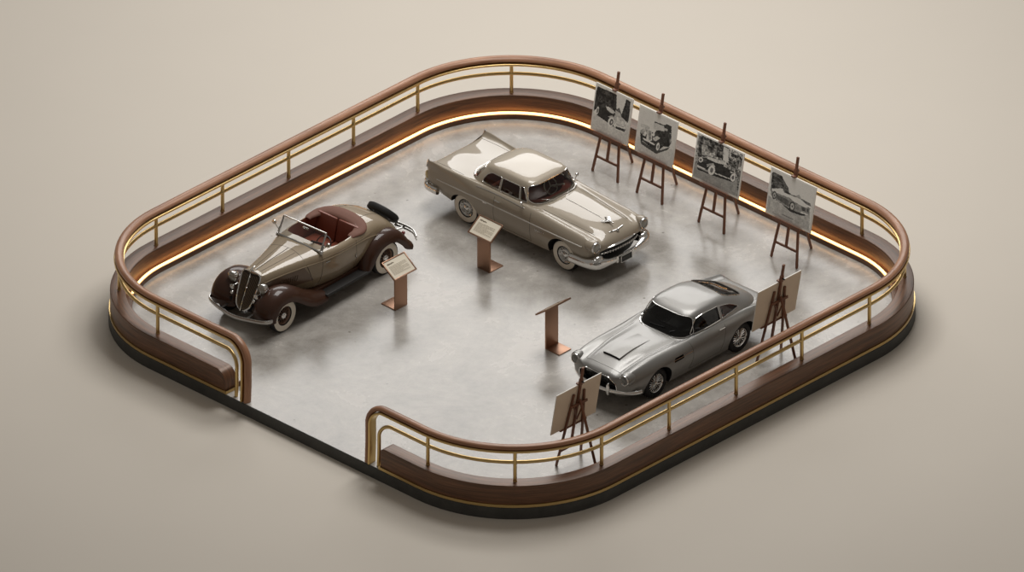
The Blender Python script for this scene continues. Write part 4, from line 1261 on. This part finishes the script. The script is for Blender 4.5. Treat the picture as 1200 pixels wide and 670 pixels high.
    for s in (-1, 1):
        bar(mb, (1.055, s * .36, .36), (1.055, s * .36, .60), .07, .08, 0, .025, side=(0, 1, 0))
        ellipsoid(mb, (1.06, s * .36, .60), (.035, .028, .04))
    mb.build('front_bumper', MT['chrome'], root)
    P = [tuple(p) for p in crom([(-3.3, -.86, .50), (-3.55, -.80, .50), (-3.72, -.55, .50), (-3.79, 0, .50), (-3.72, .55, .50), (-3.55, .80, .50), (-3.3, .86, .50)], 5)]
    mb = MB(); sweep(mb, P, rounded([(.02, -.05), (-.02, -.045), (-.035, 0), (-.02, .045), (.02, .05)], .02, 2)); mb.build('rear_bumper', MT['chrome'], root)
    mb = MB(); P = [(-1.36 + .25 * (1 - abs(y / .62) ** 2.6), y, .95) for y in np.linspace(-.62, .62, 19)]
    sweep(mb, P, rounded([(-.05, -.25), (.24, -.25), (.24, .02), (.1, .05), (-.05, .03)], .03, 2)); mb.build('dashboard', MT['cabinblack'], root)
    steering(root, -1.50, -.36, .98, .19, MT['darktrim'], 25)
    for s in (-1, 1): seat(root, -1.85, s * .34, .60, .52, MT['darktrim'], .56, 'front_seat')
    seat(root, -2.50, 0, .62, 1.1, MT['leather'], .40, 'rear_seat', d=.40)
    for s in (-1, 1):
        mb = MB(); p0 = proj_front(cb, [(s * .05 - .30, 1.02)], .02)[0] + Vector((.03, 0, -.01)); p1 = proj_front(cb, [(s * .05 + .16 - .12, 1.085)], .012)[0]
        p0 = Vector((p0.x, .05 + s * .28, 1.03)); p1 = proj_front(cb, [(.05 + s * .28 + .38, 1.075)], .014)
        p1 = p1[0] if p1 else p0 + Vector((-.1, .3, .05))
        q0 = proj_front(cb, [(.05 + s * .28, 1.045)], .014)[0]
        tube(mb, [q0 + Vector((.03, 0, -.03)), q0, (q0 + p1) / 2 + Vector((.01, 0, .006)), p1], .008, 0, 6); mb.build('wiper', MT['black'], root)
    for x, y, s in ((0, .69, 1), (0, -.69, -1), (WB, .69, 1), (WB, -.69, -1)): wheel_common(root, x, y, RW, .18, s, 'wire_chrome')
    return root

# ------------------------------------------------------------------ open roadster
def arch_strip(path, prof_y, thick=.02):
    """fender: arched strip along an xz path; prof_y rows: (y, height above the path)"""
    mb = MB(); P = [np.array(p) for p in crom(path, 8)]
    n = len(P); vs = []; K = len(prof_y)
    outer = []; inner = []
    for i in range(n):
        t = P[min(i + 1, n - 1)] - P[max(i - 1, 0)]; t = t / np.linalg.norm(t)
        nr = np.array((t[1], -t[0]))
        if nr @ (P[i] - np.array((P[:][n // 2][0], 0.3))) < 0: nr = -nr
        k = i / (n - 1); taper = min(1.0, .55 + 3.0 * min(k, 1 - k))
        outer.append([(P[i][0] + nr[0] * h * taper, y, P[i][1] + nr[1] * h * taper) for y, h in prof_y])
        inner.append([(P[i][0] + nr[0] * (h * taper - thick), y, P[i][1] + nr[1] * (h * taper - thick)) for y, h in prof_y])
    for i in range(n): vs += outer[i] + inner[i][::-1]
    KK = 2 * K; fs = []
    for i in range(n - 1):
        for j in range(KK):
            j2 = (j + 1) % KK; fs.append((i * KK + j, (i + 1) * KK + j, (i + 1) * KK + j2, i * KK + j2))
    fs.append(tuple(range(KK))); fs.append(tuple((n - 1) * KK + j for j in range(KK))[::-1])
    mb.add(vs, fs)
    return mb

def make_roadster(loc, rz):
    root = empty('roadster_car', loc, rz)
    tag(root, 'open thirties roadster in taupe and dark brown with a red-brown leather cockpit', 'car')
    T = [
     (.12, .20,.55, .265,.78, .285,1.0, .235,1.165, .12,1.205, 0,1.22),
     (-.4, .30,.52, .375,.76, .395,1.02, .335,1.185, .17,1.245, 0,1.27),
     (-1.0, .46,.48, .54,.74, .56,1.05, .48,1.22, .24,1.295, 0,1.315),
     (-1.4, .57,.46, .665,.72, .68,1.07, .60,1.245, .32,1.33, 0,1.345),
     (-2.0, .63,.44, .73,.72, .74,1.07, .69,1.23, .42,1.33, 0,1.35),
     (-2.5, .60,.44, .73,.74, .74,1.08, .68,1.25, .42,1.36, 0,1.385),
     (-3.0, .54,.46, .68,.72, .70,1.05, .62,1.23, .37,1.335, 0,1.36),
     (-3.5, .46,.50, .61,.68, .63,.90, .55,1.07, .32,1.165, 0,1.19),
     (-3.9, .36,.48, .49,.58, .50,.70, .43,.79, .25,.845, 0,.86),
     (-4.08, .24,.47, .31,.53, .31,.58, .25,.61, .14,.63, 0,.635)]
    bmb = loft_body(T, 80, 8)
    me = bmb.mesh('body', [MT['taupe'], MT['well'], MT['leather']])
    RW = .385; WB = -3.27; cut = []
    cp = ring_solid([(.62, -1.55, -2.66, .60), (1.0, -1.52, -2.68, .625), (1.25, -1.50, -2.70, .63), (2.0, -1.46, -2.72, .63)], [5, 4.5, 4, 4], 10, 56)
    cp.m = [2] * len(cp.m); cut.append(cp.mesh('c', [MT['leather']]))
    for s in (-1, 1):
        m = MB(); lathe(m, [(s * .46, 0), (s * .46, .43), (s * 1.3, .43), (s * 1.3, 0)], 'y', 48, 1, (WB, 0, RW)); cut.append(m.mesh('c', [MT['well']]))
    me = boolean(me, cut); finish(me, True, 40); body = link('body', me, root); bvh = bvh_of(bmb)
    # hood side panels, darker, with louvres
    for s in (-1, 1):
        mb = MB(); quad = [(.10, 1.03), (.12, .72), (-.70, .68), (-1.12, .72), (-.94, 1.07)]
        nx, nz = 30, 8; vs = []
        for i in range(nx + 1):
            for j in range(nz + 1):
                t = i / nx; u = j / nz
                top = (.12 - 1.04 * t, 1.005 + .055 * t); bot = (.14 - 1.30 * t, .66 + .03 * t)
                x = top[0] * u + bot[0] * (1 - u); z = top[1] * u + bot[1] * (1 - u)
                q = hit(bvh, (x, s * 3, z), (0, -s, 0), .006); vs.append(q if q else Vector((x, s * .3, z)))
        fs = [(i * (nz + 1) + j, (i + 1) * (nz + 1) + j, (i + 1) * (nz + 1) + j + 1, i * (nz + 1) + j + 1) for i in range(nx) for j in range(nz)]
        mb.add(vs, fs); hs = mb.build('hood_side', MT['taupedark'], root)
        mb = MB()
        for k in range(9):
            x = -.30 - .055 * k
            P = proj_side(bvh, [(x - .02 * j / 4, .82 + .13 * j / 4) for j in range(5)], s, .012); tube(mb, P, .009, 0, 5)
        mb.build('louvre', MT['taupedark'], hs)
        mb = MB()   # belt moulding
        P = proj_side(bvh, [(.15 - 3.9 * k / 60, 1.03 + .07 * math.sin(min(1, k / 34) * PI / 2) - .40 * max(0, (k - 40) / 20) ** 2) for k in range(58)], s, .003); tube(mb, P, .011, 0, 6)
        P = proj_side(bvh, [(-1.30 - 1.55 * k / 30, 1.15) for k in range(31)], s, .002); tube(mb, P, .006, 0, 5)
        mb.build('belt_moulding', MT['taupe'], body)
        mb = MB()
        for xx in (-1.30, -2.36): gap(body, proj_side(bvh, [(xx - (.06 * math.sin(k / 16 * PI / 2) if xx > -2 else 0), .52 + .68 * k / 16) for k in range(17)], s, -.001), .005)
        gap(body, proj_side(bvh, [(-.98 - .16 * (1 - k / 12), .66 + .44 * k / 12) for k in range(13)], s, .003), .006)
        
        mb = MB(); h = proj_side(bvh, [(-1.42 - .12 * k / 4, 1.04) for k in range(5)], s, .022); tube(mb, h, .011, 0, 6); mb.build('door_handle', MT['chrome'], root)
        # door hinge
        mb = MB(); q = proj_side(bvh, [(-2.33, .84)], s, .01)[0]; ellipsoid(mb, q, (.018, .018, .04)); mb.build('door_hinge', MT['dullchrome'], root)
    mb = MB()
    gap(body, proj_top(bvh, [(.12 - 1.12 * k / 24, 0) for k in range(25)], .002), .006)
    for s in (-1, 1): gap(body, proj_top(bvh, [(.10 - 1.08 * k / 24, s * (.10 + .12 * k / 24)) for k in range(25)], .000), .004)
    gap(body, proj_top(bvh, [(-1.02 - .10 * math.cos(y * 2.4) + .10, y) for y in np.linspace(-.50, .50, 21)], .0), .004)
    
    # rumble lid outline on the rear deck
    mb = MB(); P = rounded([(-2.95, .33), (-2.95, -.33), (-3.62, -.24), (-3.62, .24)], .10); gap(body, proj_top(bvh, densify(P, .05), .0), .005, True)
    # grille shell
    def gy(t):      # outline: t 0 bottom .. 1 top
        return float(pchip([0, .12, .35, .7, .88, .97, 1.0], [.07, .18, .228, .252, .26, .248, .218], t))
    def gx(t): return .49 - .35 * t
    def gz(t): return .455 + .755 * t
    mb = MB(); ts = np.linspace(0, 1, 25); nn = 13; vs = []
    for t in ts:
        for j in range(nn):
            u = -1 + 2 * j / (nn - 1); y = gy(t) * u
            vs.append((gx(t) + .05 * (1 - abs(u)) , y, gz(t)))
    fs = [(i * nn + j, (i + 1) * nn + j, (i + 1) * nn + j + 1, i * nn + j + 1) for i in range(24) for j in range(nn - 1)]
    mb.add(vs, fs)
    for k in range(15):
        u = -.9 + 1.8 * k / 14
        P = [(gx(t) + .05 * (1 - abs(u * .95)) + .008, gy(t) * u * .95, gz(t)) for t in ts[1:-1]]; tube(mb, P, .0065, 1, 4)
    g = mb.build('grille', [MT['mesh'], MT['grillebar']], root)
    mb = MB(); O = [(gx(t) + .004, gy(t), gz(t)) for t in ts] + [(gx(1) + .045 * (1 - abs(q)), .215 * q, gz(1) + .05 * (1 - q * q)) for q in np.linspace(.8, -.8, 9)] + [(gx(t) + .004, -gy(t), gz(t)) for t in ts[::-1]]
    tube(mb, O, .019, 0, 8, True); tube(mb, [(gx(t) + .06, 0, gz(t)) for t in ts], .011, 0, 6); mb.build('grille_surround', MT['chrome'], g)
    mb = MB(); front = []; back = []
    tz = np.linspace(.55, 1.215, 16)
    for sgn in (1, -1):
        rows = []
        for t in ts:
            z2 = .55 + .675 * t; hw = None
            q = hit(bvh, (.08, sgn * 3, min(z2, 1.15)), (0, -sgn, 0)); hw = abs(q.y) if q else .03
            rows.append([(gx(t), sgn * gy(t), gz(t)), (gx(t) * .5 + .06, sgn * (gy(t) * .5 + hw * .5 + .008), gz(t) * .5 + z2 * .5 + .006), (.04, sgn * (hw + .004), min(z2, 1.165) + .004)])
        v2 = [p for r in rows for p in r]; f2 = [(i * 3 + j, (i + 1) * 3 + j, (i + 1) * 3 + j + 1, i * 3 + j + 1) for i in range(24) for j in range(2)]
        mb.add(v2, f2)
    vs = []
    for q in np.linspace(-1, 1, 11):
        y = .215 * q; zz = gz(1) + .05 * (1 - q * q)
        vs += [(gx(1) + .045 * (1 - abs(q)), y, zz - .004), (.02, y, 1.232 - .05 * q * q), (gx(1) + .045 * (1 - abs(q)), y, gz(1) - .01)]
    mb.add(vs, [(i * 3 + j, i * 3 + 3 + j, i * 3 + 4 + j, i * 3 + 1 + j) for i in range(10) for j in (0,)] + [(i * 3, i * 3 + 3, i * 3 + 5, i * 3 + 2) for i in range(10)])
    mb.build('radiator_shell', MT['taupe'], root)
    mb = MB(); lathe(mb, [(0, .03), (.02, .032), (.035, .02), (.06, .012), (.075, 0)], 'z', 14, 0, (.13, 0, 1.235)); bar(mb, (.20, 0, 1.30), (.05, 0, 1.325), .03, .03, 0, .01); mb.build('radiator_cap', MT['chrome'], root)
    # fenders
    FP = [(.52, .40), (.535, .58), (.44, .78), (.25, .915), (.0, .945), (-.26, .885), (-.52, .73), (-.78, .55), (-1.05, .43), (-1.30, .385)]
    prof = [(.24, -.16), (.31, -.07), (.41, .02), (.53, .07), (.65, .08), (.76, .055), (.84, -.01), (.885, -.09), (.90, -.19)]
    RP = [(-2.52, .40), (-2.60, .56), (-2.74, .76), (-2.96, .915), (-3.26, .965), (-3.54, .90), (-3.76, .73), (-3.92, .54), (-4.06, .42)]
    rprof = [(.42, -.06), (.50, .01), (.60, .06), (.71, .07), (.80, .04), (.865, -.03), (.89, -.10), (.90, -.17)]
    for s in (-1, 1):
        f = arch_strip(FP, prof); f.v = [(p[0], s * p[1], p[2]) for p in f.v]; f.build('front_fender', MT['brown'], root, angle=50)
        f = arch_strip(RP, rprof); f.v = [(p[0], s * p[1], p[2]) for p in f.v]; f.build('rear_fender', MT['brown'], root, angle=50)
        mb = MB(); box(mb, (-1.92, s * .775, .375), (1.36, .25, .045), 0, None, .008)
        for k in range(6): box(mb, (-1.92, s * (.69 + .034 * k), .401), (1.30, .012, .008), 0)
        o = mb.build('running_board', MT['rub_board'], root)
        mb = MB(); box(mb, (-1.92, s * .903, .378), (1.36, .012, .05)); mb.build('edge_trim', MT['black'], o)
        mb = MB(); box(mb, (-1.75, s * .60, .42), (1.9, .16, .10), 0, None, .01); mb.build('sill_apron', MT['brown'], root)
        # lamp on its stalk, small lamp, horn
        c = Vector((.31, s * .42, 1.03))
        mb = MB(); lathe(mb, [(-.20, .0), (-.17, .045), (-.09, .10), (0, .122), (.012, .122), (.02, .108)], 'x', 24, 0, tuple(c)); tube(mb, [c + Vector((-.06, 0, -.08)), (.20, s * .40, .83)], .02, 0, 8)
        o = mb.build('headlight', MT['chrome'], root)
        mb = MB(); lathe(mb, [(.014, .112), (.03, .09), (.040, .055), (.045, .02), (.046, 0)], 'x', 24, 0, tuple(c)); mb.build('lens', MT['lens'], o)
        mb = MB(); c2 = (.40, s * .34, .86); lathe(mb, [(-.16, .02), (-.06, .025), (0, .06), (.012, .062), (.0, .05), (-.03, .0)], 'x', 18, 0, c2); tube(mb, [(.30, s * .34, .86), (.20, s * .30, .80)], .012, 0, 6); mb.build('horn', MT['chrome'], root)
        mb = MB(); ellipsoid(mb, (.44, s * .31, .745), (.05, .045, .045)); mb.build('fog_lamp', MT['chrome'], root)
        mb = MB(); box(mb, (.18, s * .40, .55), (.62, .20, .20), 0, None, .03); mb.build('fender_apron', MT['well'], root)
        mb = MB(); ellipsoid(mb, (-4.0, s * .62, .62), (.05, .04, .05)); tube(mb, [(-3.9, s * .60, .60), (-3.75, s * .55, .60)], .012); mb.build('tail_light', MT['redlens'], root)
    mb = MB(); box(mb, (-1.7, 0, .44), (4.1, .84, .14), 0, None, .02); mb.build('chassis', MT['well'], root)
    mb = MB(); P = crom([(.34, -.88, .49), (.62, -.80, .49), (.76, -.40, .47), (.80, 0, .44), (.76, .40, .47), (.62, .80, .49), (.34, .88, .49)], 6)
    sweep(mb, [tuple(p) for p in P], rounded([(-.012, -.045), (.012, -.045), (.02, 0), (.012, .045), (-.012, .045)], .008, 2))
    for s in (-1, 1): bar(mb, (.74, s * .36, .46), (.35, s * .36, .50), .05, .02)
    mb.build('front_bumper', MT['dullchrome'], root)
    for s in (-1, 1):
        mb = MB(); P = crom([(-4.34, s * .08, .52), (-4.36, s * .30, .52), (-4.33, s * .60, .52), (-4.18, s * .84, .50)], 6)
        for dz in (-.035, .035): sweep(mb, [(p[0], p[1], p[2] + dz) for p in P], rounded([(-.012, -.025), (.012, -.025), (.012, .025), (-.012, .025)], .006, 2))
        bar(mb, (-4.35, s * .34, .52), (-3.95, s * .30, .55), .04, .03); bar(mb, (-4.355, s * .10, .45), (-4.355, s * .10, .59), .03, .03, side=(0, 1, 0))
        mb.build('rear_bumper', MT['dullchrome'], root)
    # spare wheel on the sloping tail
    sp = wheel_common(root, 0, 0, .37, .15, 1, 'wire_brown'); sp.name = 'spare_wheel'
    M = Matrix.Translation((-4.05, 0, .88)) @ Matrix.Rotation(D2R(42), 4, 'Y') @ Matrix.Rotation(PI / 2, 4, 'Z') @ Matrix.Translation((0, 0, -.37))
    for o in [sp] + list(sp.children): o.data.transform(M)
    # windscreen
    mb = MB(); A = [(-1.36, -.60, 1.285), (-1.36, .60, 1.285)]; B = [(-1.555, -.60, 1.66), (-1.555, .60, 1.66)]
    A = [Vector(p) for p in A]; B = [Vector(p) for p in B]
    for p, q in ((A[0], B[0]), (A[1], B[1]), (B[0], B[1])): bar(mb, p, q, .03, .026, 0, .006)
    bl = [Vector((-1.36 + .06 * (1 - (y / .6) ** 2), y, 1.285 + .055 * (1 - (y / .6) ** 2))) for y in np.linspace(-.6, .6, 13)]
    tube(mb, bl, .02, 0, 6)
    for s in (-1, 1): ellipsoid(mb, (-1.37, s * .625, 1.27), (.05, .03, .045)); tube(mb, [(-1.37, s * .62, 1.27), (-1.44, s * .63, 1.42)], .018, 0, 8)
    wf = mb.build('windshield_frame', MT['dullchrome'], root)
    mb = MB(); n = len(bl); vs = list(bl) + [B[0].lerp(B[1], i / (n - 1)) for i in range(n)]
    mb.add(vs, [(i, i + 1, n + i + 1, n + i) for i in range(n - 1)]); mb.build('windshield', MT['glass'], wf)
    for s in (-1, 1):
        mb = MB(); q = Vector((-1.42, s * .64, 1.36)); tube(mb, [q, q + Vector((0, s * .10, .10))], .008); lathe(mb, [(-.012, .0), (-.012, .055), (.012, .05), (.014, 0)], 'x', 16, 0, tuple(q + Vector((-.0, s * .13, .13)))); mb.build('side_mirror', MT['dullchrome'], root)
    mb = MB(); tube(mb, [(-1.50, 0, 1.58), (-1.56, 0, 1.56)], .01); box(mb, (-1.57, 0, 1.555), (.02, .16, .045), 0, None, .008); mb.build('rear_view_mirror', MT['dullchrome'], root)
    # cockpit
    mb = MB(); P = [(-1.56 + .05 * (1 - (y / .6) ** 2), y, 1.18) for y in np.linspace(-.6, .6, 13)]
    sweep(mb, P, rounded([(-.06, -.18), (.05, -.16), (.05, .06), (-.06, .10)], .02, 2)); mb.build('dashboard', MT['darktrim'], root)
    steering(root, -1.82, .28, 1.16, .19, MT['darktrim'], 35)
    for s in (-1, 1):
        seat(root, -2.28, s * .295, .77, .57, MT['leather'], .60, 'seat', .22, .46)
    # folded hood cover (horseshoe round the back of the cockpit)
    mb = MB(); P = []
    for k in range(33):
        a = -PI / 2 + PI * k / 32
        yy = .60 * math.copysign(abs(math.sin(a)) ** .55, math.sin(a)); xx = -2.36 - .42 * abs(math.cos(a)) ** .55
        z = 1.285 + .085 * (1 - (yy / .60) ** 2)
        P.append((xx, yy, z))
    P = [(-2.30, -.603, 1.262)] + P + [(-2.30, .603, 1.262)]
    sc = [.5] + [.60 + .64 * math.sin(PI * k / 32) ** .7 for k in range(33)] + [.5]
    sweep(mb, P, rounded([(-.17, -.06), (-.15, .0), (-.04, .035), (.08, .035), (.13, .0), (.14, -.06)], .03, 2), scale=sc)
    mb.build('hood_boot', MT['boot'], root)
    for x, y, s in ((0, .715, 1), (0, -.715, -1), (WB, .715, 1), (WB, -.715, -1)): wheel_common(root, x, y, RW, .165, s, 'wire_brown')
    return root

def heading(dx, dy): return math.atan2(dy, dx)
make_roadster((-5.43, -.613, 0), heading(-.659, -.752))
make_hardtop((1.654, 2.064, 0), heading(.723, -.691))
make_coupe((2.481, -3.385, 0), heading(-.678, -.735))

# ================================================================== LIGHT, CAMERA
w = bpy.data.worlds.new('studio'); scene.world = w; w.use_nodes = True
bg = w.node_tree.nodes['Background']
bg.inputs[0].default_value = srgb(226, 218, 208); bg.inputs[1].default_value = 0.24

def area(name, loc, target, sx, sy, power, col=(1, 1, 1)):
    l = bpy.data.lights.new(name, 'AREA'); l.shape = 'RECTANGLE'; l.size = sx; l.size_y = sy; l.energy = power; l.color = col
    o = bpy.data.objects.new(name, l); COL.objects.link(o); o.location = loc
    d = Vector(target) - Vector(loc); o.rotation_euler = d.to_track_quat('-Z', 'Y').to_euler()
    return o
area('softbox_top', (2.5, 6.0, 23.0), (0, -1, 0), 12, 12, 3950, (1.0, 0.985, 0.965))
area('softbox_back', (1.0, 27.0, 17.2), (0, -2, 0), 22, 10, 3000, (1.0, 0.985, 0.965))

cam = bpy.data.cameras.new('camera'); co = bpy.data.objects.new('camera', cam); COL.objects.link(co)
DIST = 660.0
cam.sensor_fit = 'HORIZONTAL'; cam.sensor_width = 36.0; cam.lens = 36.0 * 55.0 * DIST / 1200.0
cam.clip_start = 10.0; cam.clip_end = 3000.0
tgt = Vector((-0.007, 0.804, 0.0))
co.location = tgt + Vector((0, -math.cos(D2R(30)), math.sin(D2R(30)))) * DIST
co.rotation_euler = (D2R(60), 0, 0)
scene.camera = co
vs_ = scene.view_settings
vs_.view_transform = 'Standard'; vs_.look = 'None'; vs_.gamma = 1.0; vs_.use_curve_mapping = False
vs_.exposure = 0.0
